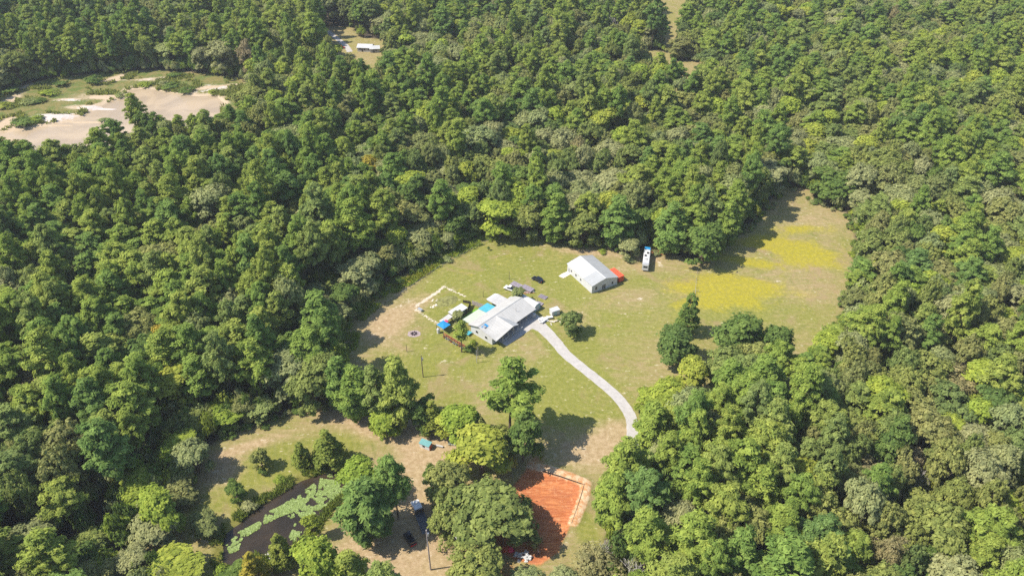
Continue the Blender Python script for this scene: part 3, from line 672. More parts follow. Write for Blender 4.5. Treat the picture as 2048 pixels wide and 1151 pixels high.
MB().box(ML / 2 - 0.2, ML / 2 + 0.2, -0.17, MW + 0.17, MR_ - 0.02, MR_ + 0.06).build('ridge_cap', M['white'], mbld)
for ya, yb in ((-0.22, -0.16), (MW + 0.16, MW + 0.22)):
    MB().add([(-0.15, ya, ME - .2), (ML / 2, ya, MR_ - .16), (ML + .15, ya, ME - .2), (ML + .15, ya, ME + .02), (ML / 2, ya, MR_ + .07), (-.15, ya, ME + .02), (-0.15, yb, ME - .2), (ML / 2, yb, MR_ - .16), (ML + .15, yb, ME - .2), (ML + .15, yb, ME + .02), (ML / 2, yb, MR_ + .07), (-.15, yb, ME + .02)],
             [(0, 1, 4, 5), (1, 2, 3, 4), (11, 10, 7, 6), (10, 9, 8, 7), (5, 4, 10, 11), (4, 3, 9, 10), (6, 7, 1, 0), (7, 8, 2, 1), (0, 5, 11, 6), (2, 8, 9, 3)]).build('trim', M['white'], mbld)
for x0, x1, z0, z1 in ((1.5, 2.5, 1.0, 2.5), (8.9, 9.8, 1.0, 2.3)): window(mbld, x0, x1, 0.1, 0, z0, z1, '-y')
for x0, x1 in ((4.7, 5.5), (5.55, 6.35)):
    dd = window(mbld, x0, x1, 0.1, 0, 0.1, 2.3, '-y'); dd.name = 'glazed_door'
for y0 in (10.2, 13.4): window(mbld, 0.1, 0, y0, y0 + 0.9, 1.2, 2.4, '-x')
window(mbld, 0.1, 0, 7.0, 7.9, 1.2, 2.3, '-x')
MB().box(0.03, 0.1, 15.0, 15.9, 0.1, 2.1).build('side_door', M['car_grey'], mbld)
tag(MB().prism([xy(1117, 552)[:2], xy(1124, 547)[:2], xy(1138, 541)[:2], xy(1141, 548)[:2], xy(1127, 556)[:2]], -0.1, 0.04).build('doorstep_slab', M['stone']), kind='structure')

# --- red shipping container beside it
rc = thing('shipping_container', 'red shipping container tucked against the metal building', 'container', xy(1218, 549.5), MANG + R(-88))
MB().box(0, 6.0, 0, 2.3, 0.15, 2.45).build('body', M['red_paint'], rc)
for k in range(19): MB().box(0.15 + k * 0.31, 0.27 + k * 0.31, -0.05, 0.0, 0.3, 2.3).build('rib', M['red_paint'], rc)
MB().box(-0.05, 6.05, -0.06, 2.36, 2.45, 2.56).build('roof', M['red_paint'], rc)
MB().box(6.0, 6.05, 0.15, 1.12, 0.25, 2.35).build('door', M['red_paint'], rc); MB().box(6.0, 6.05, 1.18, 2.15, 0.25, 2.35).build('door', M['red_paint'], rc)

# --- small teal-roofed shed, camper and tarp by the lower track
ts = thing('low_shed', 'small white shed with teal roof and red end by the sandy track', 'shed', xy(839.5, 893), R(-27))
MB().box(0, 3.3, 0, 1.5, 0.05, 1.7).build('wall', M['siding'], ts)
MB().box(3.3, 3.45, 0.02, 1.48, 0.05, 1.7).build('end_wall', M['wood_red'], ts)
MB().slab([(-0.15, -0.2, 1.72), (3.3, -0.2, 1.72), (3.3, 1.7, 2.05), (-0.15, 1.7, 2.05)], 0.08).build('roof', M['teal_roof'], ts)
MB().box(1.0, 1.8, -0.04, 0, 0.6, 1.3).build('window', M['glass'], ts)
cm = thing('camper', 'white camper half hidden under the bright green tree', 'camper', xy(921, 901), R(-32))
MB().box(0, 4.6, 0, 2.2, 0.55, 2.5).build('body', M['white'], cm, bevel=0.18)
for x in (1.9, 2.6):
    for y in (0.02, 2.0): MB().tube((x, y - .02, .32), (x, y + .18, .32), .32, n=12).build('wheel', M['rubber'], cm)
MB().box(0.8, 1.8, -0.04, 0.02, 1.3, 1.9).build('window', M['glass'], cm); MB().box(-1.1, 0, 1.05, 1.15, 0.5, 0.6).build('drawbar', M['steel'], cm)
tag(MB().slab([(0, 0, .5), (2.1, -.5, .45), (2.5, 1.1, .5), (.3, 1.4, .6)], .4).build('pale_tarp', M['mint_sheet'], None, xy(896, 890), 0.1), 'pale green tarp over a low pile behind the rounded oak', 'tarp')
tag(MB().box(0, 2.3, 0, .5, .25, .55).build('plank_stack', M['offwhite'], None, xy(870.5, 892.5), R(-15)), 'long pale plank lying between the teal-roofed shed and the tarp', 'plank')

# ------------------------------------------------------------------ vehicles
def car(name, label, cat, loc, rot, L, Wd, Hh, body, van=False):
    """Nose towards +x."""
    o = thing(name, label, cat, loc, rot); h = Wd / 2; s = L / 4.6
    if van: prof = [(-2.25, .38), (-2.30, .95), (-2.2, 1.0), (2.0, .98), (2.25, .82), (2.3, .38)]
    else: prof = [(-2.25, .38), (-2.30, .90), (-1.7, .98), (1.0, .98), (2.0, .86), (2.28, .70), (2.3, .38)]
    b = MB().sideprism([(x * s, z * Hh / 1.7) for x, z in prof], -h, h).build('body', body, o, bevel=0.09)
    if van: cab = [(-2.22, .98, 1), (-2.05, 1.64, .8), (.45, 1.70, .8), (1.15, .98, 1)]
    else: cab = [(-2.0, .96, 1), (-1.55, 1.66, .8), (.25, 1.70, .8), (1.15, .96, 1)]
    k = Hh / 1.7
    vs_ = [(x * s, -h * .93 * w, z * k) for x, z, w in cab] + [(x * s, h * .93 * w, z * k) for x, z, w in cab]
    MB().add(vs_, [(0, 3, 2, 1), (4, 5, 6, 7), (0, 1, 5, 4), (2, 3, 7, 6)]).build('windows', M['glass'], o)
    r0, r1 = cab[1], cab[2]
    MB().slab([(r0[0] * s - .03, -h * .77, r0[1] * k + .03), (r1[0] * s + .03, -h * .77, r1[1] * k + .03), (r1[0] * s + .03, h * .77, r1[1] * k + .03), (r0[0] * s - .03, h * .77, r0[1] * k + .03)], .07).build('roof', body, o)
    for sx in (-1.38, 1.42):
        for sy in (-1, 1):
            w = MB().tube((sx * s, sy * (h - .2), .34), (sx * s, sy * (h + .02), .34), .34, n=14).build('wheel', M['rubber'], o)
            MB().tube((sx * s, sy * (h + .02), .34), (sx * s, sy * (h + .035), .34), .2, n=10).build('rim', M['steel'], w)
    for sy in (-1, 1):
        MB().box(2.24 * s, 2.32 * s, sy * h * .72 - .2, sy * h * .72 + .2, .62 * k, .76 * k).build('headlight', M['white'], o)
        MB().box(-2.34 * s, -2.27 * s, sy * h * .76 - .16, sy * h * .76 + .16, .62 * k, .9 * k).build('tail_light', M['car_red'], o)
    return o
car('car', 'black car parked alone on the lawn', 'car', xy(1075, 561), R(140), 4.8, 1.95, 1.7, M['car_black'])
v1 = car('car', 'dark car with red tailgate parked beside the flatbed truck', 'car', xy(820, 1079), R(122), 4.4, 1.85, 1.65, M['car_black'], True)
MB().box(-2.40, -2.34, -0.8, 0.8, 0.5, 0.95).build('tailgate', M['car_red'], v1)
v2 = car('car', 'silver sided car with red tailgate under the oak by the track', 'car', xy(918, 1081), R(122), 4.7, 1.95, 1.75, M['car_white'], True)
MB().box(-2.46, -2.40, -0.88, 0.88, 0.45, 1.05).build('tailgate', M['car_red'], v2)
car('car', 'red car in the far yard by the woods', 'car', xy(683, 97), R(10), 4.8, 1.9, 1.6, M['car_red'])

pk = thing('pickup_truck', 'white pickup truck parked behind the arched shed', 'pickup truck', xy(1021, 580), R(-33 + 180))
MB().sideprism([(-2.7, .5), (-2.7, 1.05), (.0, 1.05), (1.3, 1.05), (2.5, .95), (2.65, .5)], -.95, .95).build('body', M['car_white'], pk, bevel=.08)
MB().add([(-.45, -.88, 1.05), (-.3, -.72, 1.75), (.75, -.72, 1.75), (1.35, -.88, 1.05), (-.45, .88, 1.05), (-.3, .72, 1.75), (.75, .72, 1.75), (1.35, .88, 1.05)], [(0, 3, 2, 1), (4, 5, 6, 7), (0, 1, 5, 4), (2, 3, 7, 6)]).build('windows', M['glass'], pk)
MB().slab([(-.33, -.72, 1.82), (.78, -.72, 1.82), (.78, .72, 1.82), (-.33, .72, 1.82)], .07).build('roof', M['car_white'], pk)
MB().box(-2.6, -.6, -.8, .8, 1.055, 1.075).build('cargo_bed', M['black'], pk)
for sx in (-1.75, 1.65):
    for sy in (-1, 1):
        w = MB().tube((sx, sy * .78, .4), (sx, sy * .98, .4), .4, n=14).build('wheel', M['rubber'], pk); MB().tube((sx, sy * .98, .4), (sx, sy * 1.0, .4), .22, n=10).build('rim', M['steel'], pk if False else w)

def flat_trailer(label, px, py, rot, L, Wd, deck):
    o = thing('flat_trailer', label, 'trailer', xy(px, py), rot)
    MB().box(-L / 2, L / 2, -Wd / 2, Wd / 2, .55, .68).build('frame', M['wood_grey'], o)
    n = int(Wd / .45)
    for k in range(n):
        y0 = -Wd / 2 + k * Wd / n
        MB().box(-L / 2 + .05, L / 2 - .05, y0 + .03, y0 + Wd / n - .03, .68, .78 + random.uniform(0, .12)).build('deck_board', deck, o)
    for sy in (-1, 1):
        MB().tube((0, sy * Wd / 2, .35), (0, sy * (Wd / 2 + .2), .35), .35, n=12).build('wheel', M['rubber'], o)
    MB().box(L / 2, L / 2 + 1.2, -.06, .06, .5, .6).build('drawbar', M['steel'], o)
    return o
flat_trailer('flat trailer with faded lavender boards beside the white pickup', 1033, 572, R(-40), 4.4, 2.4, M['lavender'])
flat_trailer('flat trailer with faded lavender boards nearest the black car', 1055, 579, R(-38), 4.8, 2.5, M['lavender'])
def pallet(label, px, py, rot, s=1.6):
    o = thing('pallet', label, 'pallet', xy(px, py), rot)
    for k in range(3): MB().box(-s, s, -s * .62 + k * s * .56, -s * .62 + k * s * .56 + .12, 0, .12).build('runner', M['wood_grey'], o)
    for k in range(6): MB().box(-s + k * s * .34, -s + k * s * .34 + .42, -s * .62, s * .64, .12, .3).build('slat', M['lavender'], o)
pallet('lone lavender pallet on the lawn beyond the arched shed', 1086, 594, R(-35))
pallet('brown pallet lying beside the end of the arched shed', 1079, 607, R(-35), 1.3)
# lumber between the trailers
for k in range(7):
    tag(MB().box(0, 2.6, 0, .22, 0.0, .14).build('timber', M['wood_grey'] if k % 2 else M['wood_red'], None, (P(1041, 583).x + .5 * k, P(1041, 583).y + .1 * k - .2 * (k % 3), .16 * (k % 2)), R(-40 + 9 * (k % 3))),
        ['nearest', 'second', 'third', 'fourth', 'fifth', 'sixth', 'seventh'][k] + (' greyish' if k % 2 else ' reddish') + ' timber to the white pickup, between the lavender trailers', 'timber', 'timbers strewn between the trailers')

# camper trailer on the lawn
rvp = P(1289.5, 543.5); rv = thing('camper_trailer', 'long white camper trailer parked at the edge of the woods', 'camper trailer', (rvp.x, rvp.y, 0), R(78))
MB().box(0, 12.4, -1.25, 1.25, .6, 3.5).build('body', M['white'], rv, bevel=.16)
MB().box(.25, 1.0, -1.0, 1.0, 3.5, 3.53).build('roof_band', M['car_grey'], rv)
for x, y in ((5.6, .45), (7.6, -.35)): MB().box(x, x + .8, y - .4, y + .4, 3.5, 3.82).build('roof_vent', M['black'], rv, bevel=.05)
MB().box(3.2, 4.2, -.45, .45, 3.5, 3.78).build('air_conditioner', M['offwhite'], rv, bevel=.06)
for x in (2.0, 6.0, 9.4): MB().box(x, x + 1.3, -1.29, -1.24, 1.8, 2.6).build('window', M['glass'], rv)
MB().box(4.2, 5.0, -1.29, -1.24, .75, 2.7).build('door', M['offwhite'], rv)
MB().box(-.04, .02, -.8, .8, 1.9, 2.7).build('window', M['glass'], rv)
for x in (5.0, 6.0):
    for sy in (-1, 1): MB().tube((x, sy * 1.0, .38), (x, sy * 1.24, .38), .38, n=12).build('wheel', M['rubber'], rv)
MB().add([(12.4, -.9, .6), (12.4, .9, .6), (13.6, 0, .6), (12.4, -.9, .75), (12.4, .9, .75), (13.6, 0, .75)], [(0, 2, 1), (3, 4, 5), (0, 1, 4, 3), (1, 2, 5, 4), (2, 0, 3, 5)]).build('drawbar', M['steel'], rv)
tb = rv.matrix_basis @ Vector((10.4, 0, 0))
tag(MB().slab([(0, -1.15, 3.56), (1.9, -1.0, 3.57), (2.0, 1.2, 3.56), (.4, 1.1, 3.57)], .03).build('blue_tarp', M['blue_tarp'], None, (tb.x, tb.y, 0), R(78)), 'blue tarp on the far roof end of the camper trailer', 'tarp')

# truck with a long dark flatbed
tr = thing('flatbed_truck', 'truck with long dark flatbed parked under the pines', 'truck', xy(855.5, 1070), R(114))
MB().box(0, 6.4, -1.25, 1.25, 1.1, 1.3).build('bed', M['car_grey'], tr)
for k in range(8): MB().box(.05 + k * .8, .75 + k * .8, -1.22, 1.22, 1.3, 1.345).build('deck_board', paint('dark_deck', (.075, .085, .10), .7) if k == 0 else bpy.data.materials['dark_deck'], tr)
MB().box(-.1, 9.6, -.45, .45, .7, 1.09).build('chassis', M['black'], tr)
MB().box(6.45, 6.6, -1.2, 1.2, 1.1, 2.6).build('headboard', M['wood_dark'], tr)
MB().sideprism([(6.9, .8), (6.9, 2.7), (8.5, 2.8), (9.0, 1.9), (10.6, 1.75), (10.75, .8)], -1.1, 1.1).build('cab', M['car_white'], tr, bevel=.1)
MB().add([(8.55, -.95, 2.72), (8.55, .95, 2.72), (9.02, 1.0, 1.96), (9.02, -1.0, 1.96), (8.63, -.95, 2.74), (8.63, .95, 2.74), (9.1, 1.0, 1.98), (9.1, -1.0, 1.98)], [(0, 1, 2, 3), (7, 6, 5, 4), (0, 4, 5, 1), (1, 5, 6, 2), (2, 6, 7, 3), (3, 7, 4, 0)]).build('windscreen', M['glass'], tr)
for sy in (-1, 1): MB().box(7.1, 8.3, sy * 1.11 - .02, sy * 1.11 + .02, 1.9, 2.6).build('side_window', M['glass'], tr)
for x in (1.2, 2.3, 9.6):
    for sy in (-1, 1): MB().tube((x, sy * .8, .5), (x, sy * 1.15, .5), .5, n=14).build('wheel', M['rubber'], tr)

# ------------------------------------------------------------------ poles, posts, fences
def upole(label, px, py, h, r=.15, arm=True, box=False, mat='wood_pole'):
    o = thing('utility_pole', label, 'pole', xy(px, py))
    MB().tube((0, 0, -.3), (0, 0, h), r, r * .7, 8).build('pole', M[mat], o)
    if arm:
        MB().box(-.9, .9, -.06, .06, h - .7, h - .55).build('crossarm', M['wood_grey'], o)
        for x in (-.8, 0.8): MB().tube((x, 0, h - .55), (x, 0, h - .38), .05, n=6).build('insulator', M['white'], o)
    if box: MB().tube((.32, 0, h - 2.2), (.32, 0, h - 1.2), .24, n=10).build('transformer', M['steel'], o)
upole('tall dark utility pole on the lawn with a pale transformer', 846.3, 753.8, 9.4, .17, False, True)
upole('tallest utility pole, pale, standing near the flatbed truck', 861.3, 1138.4, 16.0, .2, False, True, 'wood_grey')
upole('thin utility pole in front of the narrow bright green tree', 848, 850, 10.5, .14, False, False, 'wood_grey')
upole('short pole on the lawn beside the white pickup', 1018.5, 558.5, 3.6, .10, False)
upole('short pole between the yard fence and the pale carport', 966.5, 593.5, 2.9, .10, False)
upole('short post on the lawn left of the red railed fence', 873.3, 657.5, 2.3, .10, False)
upole('short post near the tall lawn utility pole', 813.8, 702.7, 3.1, .11, False)
upole('white post of a pair in front of the house', 953.6, 725, 5.4, .11, False, mat='offwhite')
upole('second post of the pair in front of the house, slightly behind', 956.2, 716, 4.8, .10, False, mat='wood_grey')
upole('short post at the end of the arched shed', 1074.6, 607.5, 2.4, .08, False)
def wire_fence(label, pts, step=5.0, h=1.25):
    pts = [Vector(xy(*p)) for p in pts]
    o = thing('wire_fence', label, 'fence', pts[0])
    q = [p - pts[0] for p in pts]
    for a, b in zip(q[:-1], q[1:]):
        n = max(1, int((b - a).length / step))
        for k in range(n):
            c = a.lerp(b, k / n); MB().tube((c.x, c.y, -.1), (c.x, c.y, h), .07, n=5).build('post', M['wood_pole'], o)
        for z in (.4, .8, 1.15): MB().tube((a.x, a.y, z), (b.x, b.y, z), .018, n=3).build('wire', M['steel'], o)
wire_fence('wire fence along the weedy far edge of the lawn', [(742, 625), (800, 590), (880, 535), (940, 502), (985, 478)])
wire_fence('wire fence between the lawn and the flower meadow', [(1390, 592), (1392, 560), (1397, 532)], 4.0)
gt = thing('gate', 'small grey gate at the end of the meadow wire fence', 'gate', xy(1386, 585), R(5))
for z in (.3, .7, 1.1): MB().box(0, 2.2, 0, .06, z, z + .08).build('rail', M['steel'], gt)
for x in (0, 2.15): MB().box(x - .04, x + .04, -.02, .08, 0, 1.3).build('post', M['steel'], gt)

# silt fence round the clay pad
def silt(label, pts, h=.45):
    pts = [Vector(xy(*p)) for p in pts]; o = thing('silt_fence', label, 'fence', pts[0])
    for a, b in zip(pts[:-1], pts[1:]):
        n = max(1, int((b - a).length / 2.0)); nv = Vector((-(b - a).y, (b - a).x, 0)).normalized() * .03
        for k in range(n):
            p, q = a.lerp(b, k / n) - pts[0], a.lerp(b, (k + 1) / n) - pts[0]; zz = 0.30
            MB().add([p + nv, q + nv, q - nv, p - nv] + [x + Vector((0, 0, h + zz)) for x in (p + nv, q + nv, q - nv, p - nv)], [(0, 1, 5, 4), (2, 3, 7, 6), (4, 5, 6, 7), (1, 2, 6, 5), (3, 0, 4, 7)]).build('cloth', M['silt'], o)
            MB().box(p.x - .04, p.x + .04, p.y - .04, p.y + .04, 0, h + zz + .2).build('stake', M['wood_grey'], o)
silt('black silt fence along two sides of the orange clay pad', [(1086, 944), (1120, 954), (1168, 971), (1158, 1005), (1143, 1048)])
silt('black silt fence running under the huge oak', [(1030, 1010), (1018, 1045), (1004, 1092)])

# ------------------------------------------------------------------ odds and ends in the yards
def scatter_rocks(name, pts, size, mat, kind='stuff', spread=.3, n_per=1, seed=3):
    rg = random.Random(seed); m = MB()
    for (x, y) in pts:
        for _ in range(n_per):
            s = size * rg.uniform(.5, 1.3); cx_, cy_ = x + rg.gauss(0, spread), y + rg.gauss(0, spread); a = rg.random() * 3
            base = len(m.v); k = 6
            v = [(cx_ + math.cos(a + i * 6.283 / k) * s * rg.uniform(.7, 1.2), cy_ + math.sin(a + i * 6.283 / k) * s * rg.uniform(.6, 1.0), -.02) for i in range(k)]
            w = [(cx_ + (p[0] - cx_) * .62, cy_ + (p[1] - cy_) * .62, s * rg.uniform(.35, .6)) for p in v]
            m.add(v + w, [tuple(range(k, 2 * k))] + [(i, (i + 1) % k, k + (i + 1) % k, k + i) for i in range(k)])
    return m
def along(pts, step):
    out = []
    pts = [Vector(xy(*p)) for p in pts]
    for a, b in zip(pts[:-1], pts[1:]):
        n = max(1, int((b - a).length / step))
        out += [tuple(a.lerp(b, k / n))[:2] for k in range(n)]
    return out
m = scatter_rocks('stone_border', along([(832, 612), (850, 600), (872, 586), (888, 572), (905, 581), (930, 592)], .9) + along([(832, 618), (845, 628), (860, 638), (876, 645)], 1.1), .27, M['stone'], seed=4)
tag(m.build('stone_border', M['stone']), kind='stuff')
for k, (px, py, nm, lab) in enumerate(((868, 612, 8, 'small heap of pale rubble inside the stone border'), (869, 600, 5, 'few pale stones by the low mound inside the stone border'), (1120, 634, 0, ''))):
    if nm:
        rp = thing('rubble_heap', lab, 'rubble', xy(px, py)); 
        for j in range(nm): scatter_rocks('', [(random.uniform(-1, 1), random.uniform(-.8, .8))], .42, None, spread=.1, seed=20 + 10 * k + j).build('stone', M['stone'], rp)
# low mound with weeds
mm = MB(); cxm, cym, _ = xy(893, 602)
ring = 18; vv = []
for j, (rr, hh_) in enumerate(((3.2, -.05), (2.2, .18), (1.1, .32), (.01, .36))): vv += [(math.cos(i * 6.283 / ring) * rr * (1.5 + .1 * math.sin(i * 2)), math.sin(i * 6.283 / ring) * rr, hh_ + .05 * math.sin(i * 3 + j)) for i in range(ring)]
mm.add(vv, [(j * ring + i, j * ring + (i + 1) % ring, (j + 1) * ring + (i + 1) % ring, (j + 1) * ring + i) for j in range(3) for i in range(ring)])
tag(mm.build('soil_mound', paint('mound_soil', (.19, .185, .06), .95, .3, 1.0), None, (cxm, cym, 0), R(30), smooth=True), kind='structure')
# burnt ring
bp = thing('burn_pile', 'burnt brush pile in a pale ash ring on the lawn', 'burn pile', xy(828, 667))
MB().prism([(math.cos(k * .524) * 2.3 * (1 + .12 * math.sin(3 * k)), math.sin(k * .524) * 1.9) for k in range(12)], -.05, .03).build('ash', paint('ash_grey', (.33, .26, .25), .95, .2, 2.0), bp)
for k in range(9):
    a = k * .7; MB().tube((math.cos(a) * 1.3, math.sin(a) * 1.1, .1), (math.cos(a + 2.2) * 1.1, math.sin(a + 2.2) * 1.0, .2 + .12 * (k % 3)), .10, .07, 6).build('charred_log', M['ash'], bp)
cl = thing('cooler', 'small white chest standing on the stone border corner', 'chest', xy(835, 620), R(-40))
MB().box(0, 1.9, 0, .9, .15, .8).build('body', M['white'], cl, bevel=.06); MB().box(-.02, 1.92, -.02, .92, .8, .9).build('lid', M['car_grey'], cl)
# white scrap heap beside the garden shed
sc = thing('scrap_heap', 'heap of white sheets and pale boards below the small white shed', 'scrap heap', xy(1093, 641))
rg_ = random.Random(9)
for k in range(9):
    x, y, a = rg_.uniform(-2.3, 1.8), rg_.uniform(-1.6, 1.6), rg_.random() * 3.1; ca_, sa_ = math.cos(a), math.sin(a); l, w_ = rg_.uniform(.7, 1.3), rg_.uniform(.4, .7)
    MB().slab([(x + (u * ca_ - v * sa_), y + (u * sa_ + v * ca_), .2 + .09 * k + .05 * u) for u, v in ((-l, -w_), (l, -w_), (l, w_), (-l, w_))], .05).build('sheet', M['white'], sc)
for k in range(8):
    x, y, a = rg_.uniform(1.5, 5.0), rg_.uniform(-2.2, .6), rg_.random() * 3.1; l = rg_.uniform(.7, 1.5)
    MB().slab([(x + (u * math.cos(a) - v * math.sin(a)), y + (u * math.sin(a) + v * math.cos(a)), .12 + .06 * k) for u, v in ((-l, -.13), (l, -.13), (l, .13), (-l, .13))], .06).build('board', M['stone'], sc)
bn = thing('appliance', 'white appliance standing under the open end of the porch', 'appliance', H2W(20.6, -0.6), HANG)
MB().box(0, 1.2, 0, .8, .16, 1.6).build('body', M['white'], bn, bevel=.05); MB().box(.1, 1.1, -.04, 0, .3, 1.4).build('door', M['offwhite'], bn)
# brush heap by the camper trailer
# concrete ramp at the pond
rp_ = MB().prism([xy(529, 1108)[:2], xy(547, 1099)[:2], xy(558, 1125)[:2], xy(545, 1132)[:2]], -.6, .08); tag(rp_.build('concrete_ramp', M['concrete']), kind='structure')
tag(MB().prism([xy(545, 1128)[:2], xy(560, 1122)[:2], xy(566, 1131)[:2], xy(549, 1137)[:2]], -.1, .06).build('ramp_landing', M['concrete']), kind='structure')

# things by the clay pad
rt = tag(MB().slab([(0, 0, .5), (2.0, .3, .6), (1.8, 1.8, .55), (-.2, 1.3, .5)], .35).build('orange_tarp', M['red_paint'], None, xy(1006, 1105), R(5)), 'bright orange-red tarp on the ground beside the clay pad', 'tarp')
pb = thing('tent', 'small pink tent beside the orange-red tarp', 'tent', xy(1022, 1099), R(20))
MB().add([(math.cos(k * 1.047) * 1.0, math.sin(k * 1.047) * .9, 0) for k in range(6)] + [(math.cos(k * 1.047 + .3) * .6, math.sin(k * 1.047 + .3) * .55, .85) for k in range(6)] + [(0, 0, 1.15)], [(i, (i + 1) % 6, 6 + (i + 1) % 6, 6 + i) for i in range(6)] + [(6 + i, 6 + (i + 1) % 6, 12) for i in range(6)]).build('cover', M['pink'], pb)
MB().box(.72, .9, -.3, .3, .05, .7).build('opening', M['black'], pb)
rb = thing('rubble_heap', 'large heap of broken white rubble below the clay pad', 'rubble', xy(1048, 1112))
for k in range(26):
    r_ = math.sqrt(random.random()); a = random.random() * 6.28
    q = scatter_rocks('', [(math.cos(a) * r_ * 2.4, math.sin(a) * r_ * 1.6)], .55, None, spread=.05, seed=60 + k).build('stone', M['white'], rb); q.location.z = max(0, .9 * (1 - r_))

# ------------------------------------------------------------------ houses in the far woods
def far_house(label, px, py, rot, L, Wd, eave, ridge, roofmat):
    o = thing('house', label, 'house', xy(px, py), rot); h = Wd / 2
    MB().add([(0, -h, 0), (L, -h, 0), (L, h, 0), (0, h, 0), (0, -h, eave), (L, -h, eave), (L, h, eave), (0, h, eave), (0, 0, ridge - .1), (L, 0, ridge - .1)],
             [(0, 1, 5, 4), (2, 3, 7, 6), (1, 2, 6, 9, 5), (3, 0, 4, 8, 7), (3, 2, 1, 0)]).build('wall', M['offwhite'], o)
    MB().slab([(-.4, -h - .4, eave - .1), (L + .4, -h - .4, eave - .1), (L + .4, 0, ridge), (-.4, 0, ridge)], .12).build('roof_slope', roofmat, o)
    MB().slab([(L + .4, h + .4, eave - .1), (-.4, h + .4, eave - .1), (-.4, 0, ridge - .004), (L + .4, 0, ridge - .004)], .12).build('roof_slope', roofmat, o)
    for x in (1.4, L * .45, L - 2.6): window(o, x, x + 1.2, -h - .02, 0, 1.0, 2.2, '-y')
    MB().box(L * .3, L * .3 + 1, -h - .06, -h, .1, 2.1).build('door', M['wood_dark'], o)
    return o
far_house('white-roofed house in the far yard beside the red car', 718, 100, R(-6), 9.5, 7, 2.8, 4.2, M['roof_white'])
far_house('smaller white-roofed house next to the one by the red car', 741, 103, R(8), 6.0, 6, 2.6, 3.8, M['roof_white'])
far_house('white-roofed house almost hidden in the farthest woods', 624, 23, R(4), 13, 8, 3.0, 4.4, M['roof_white'])
far_house('blue-white roofed house near the far corner of the woods', 176, 32, R(12), 11, 8, 3.0, 4.4, M['roof_grey'])
# ------------------------------------------------------------------ trees
def leaves(rg, cen, rad, per, size, flat=0.75, up=0.35, jitter=0.40, whole=0.8, long=0.72, wide=0.46):
    """Small diamond leaf sprays standing off the surface of every clump."""
    cen = np.asarray(cen, float); mid = cen.mean(0) - np.array([0, 0, 0.35 * np.ptp(cen[:, 2])])
    out = cen - mid; out /= np.linalg.norm(out, axis=1)[:, None] + 1e-9
    out = np.repeat(out, per, 0)
    cen = np.repeat(cen, per, 0); rr = np.repeat(np.asarray(rad, float), per)
    n = len(cen)
    d = rg.normal(size=(n, 3)); d /= np.linalg.norm(d, axis=1)[:, None]
    low = d[:, 2] < -0.25
    d[low, 2] *= -rg.random(low.sum())
    d /= np.linalg.norm(d, axis=1)[:, None]
    pos = cen + d * (rr * (0.22 + 1.05 * rg.random(n) ** 0.75))[:, None] * np.array([1, 1, flat])
    nm = d + out * whole + np.array([0, 0, up]) + rg.normal(size=(n, 3)) * jitter
    nm /= np.linalg.norm(nm, axis=1)[:, None]
    a = np.cross(nm, rg.normal(size=(n, 3))); a /= np.linalg.norm(a, axis=1)[:, None] + 1e-9
    b = np.cross(nm, a)
    s = (size * (0.6 + 0.8 * rg.random(n)))[:, None]
    bend = nm * s * 0.18
    v = np.stack([pos + a * s * long, pos + b * s * wide - bend, pos - a * s * long, pos - b * s * wide - bend], 1).reshape(-1, 3)
    f = np.arange(4 * n).reshape(n, 4)
    tone = np.repeat(np.repeat(rg.random(n // per), per), 4)
    return v, f, tone

def limb(m, p0, p1, r0, r1, rg, bend=0.12, n=5, seg=3):
    p0, p1 = Vector(p0), Vector(p1); L = (p1 - p0).length
    prev, pr = p0, r0
    for k in range(1, seg + 1):
        u = k / seg
        q = p0.lerp(p1, u) + (Vector(rg.normal(size=3)) * L * bend * 0.25 if k < seg else Vector((0, 0, 0)))
        r = r0 + (r1 - r0) * u
        m.tube(prev, q, pr, r, n, cap=(k == seg)); prev, pr = q, r

def gen_pine(sd, Ht=24.0, Rc=4.6, base=0.42, dens=1.0, per=52):
    rg = np.random.default_rng(sd); m = MB(); cen, rad = [], []
    lean = rg.normal(size=2) * 0.5
    top = Vector((lean[0], lean[1], Ht))
    limb(m, (0, 0, -0.4), top, 0.34, 0.06, rg, 0.03, 7, 5)
    z = Ht * base
    while z < Ht - 0.4:
        u = (z - Ht * base) / (Ht * (1 - base))
        prof = Rc * (0.50 + 0.65 * math.sin(math.pi * min(1, u * 1.12 + 0.12)) ** 1.0) * (1.0 if u < 0.8 else 1.0 - (u - 0.8) * 2.2)
        k = max(2, int(round((4.2 - 1.2 * u) * dens * max(1.0, Rc / 4.4))))
        a0 = rg.random() * 6.28
        for i in range(k):
            a = a0 + i * 6.28 / k + rg.normal() * 0.35
            L = max(0.5, prof * (0.6 + 0.5 * rg.random()))
            c0 = Vector((lean[0] * z / Ht, lean[1] * z / Ht, z))
            tip = c0 + Vector((math.cos(a) * L, math.sin(a) * L, L * (0.10 + 0.30 * rg.random()) - 0.3))
            m.tube(c0, tip, 0.07, 0.02, 3, False)
            cen.append(tip); rad.append(0.8 + 0.7 * rg.random())
            if L > 1.9:
                for _ in range(2 + int(L > 3.2) + int(L > 4.6)):
                    p = c0.lerp(tip, 0.35 + 0.5 * rg.random()) + Vector((rg.normal() * 0.7, rg.normal() * 0.7, 0.25 + 0.3 * rg.random()))
                    cen.append(p); rad.append(0.7 + 0.6 * rg.random())
        z += Ht * 0.052 * (0.8 + 0.4 * rg.random())
    cen.append(top + Vector((0, 0, -0.2))); rad.append(1.1)
    cen = np.array([tuple(c) for c in cen])
    return m, leaves(rg, cen, np.array(rad), per, 0.60, 0.72, 0.45, long=0.92, wide=0.36), (Ht, 2.2 * Rc)

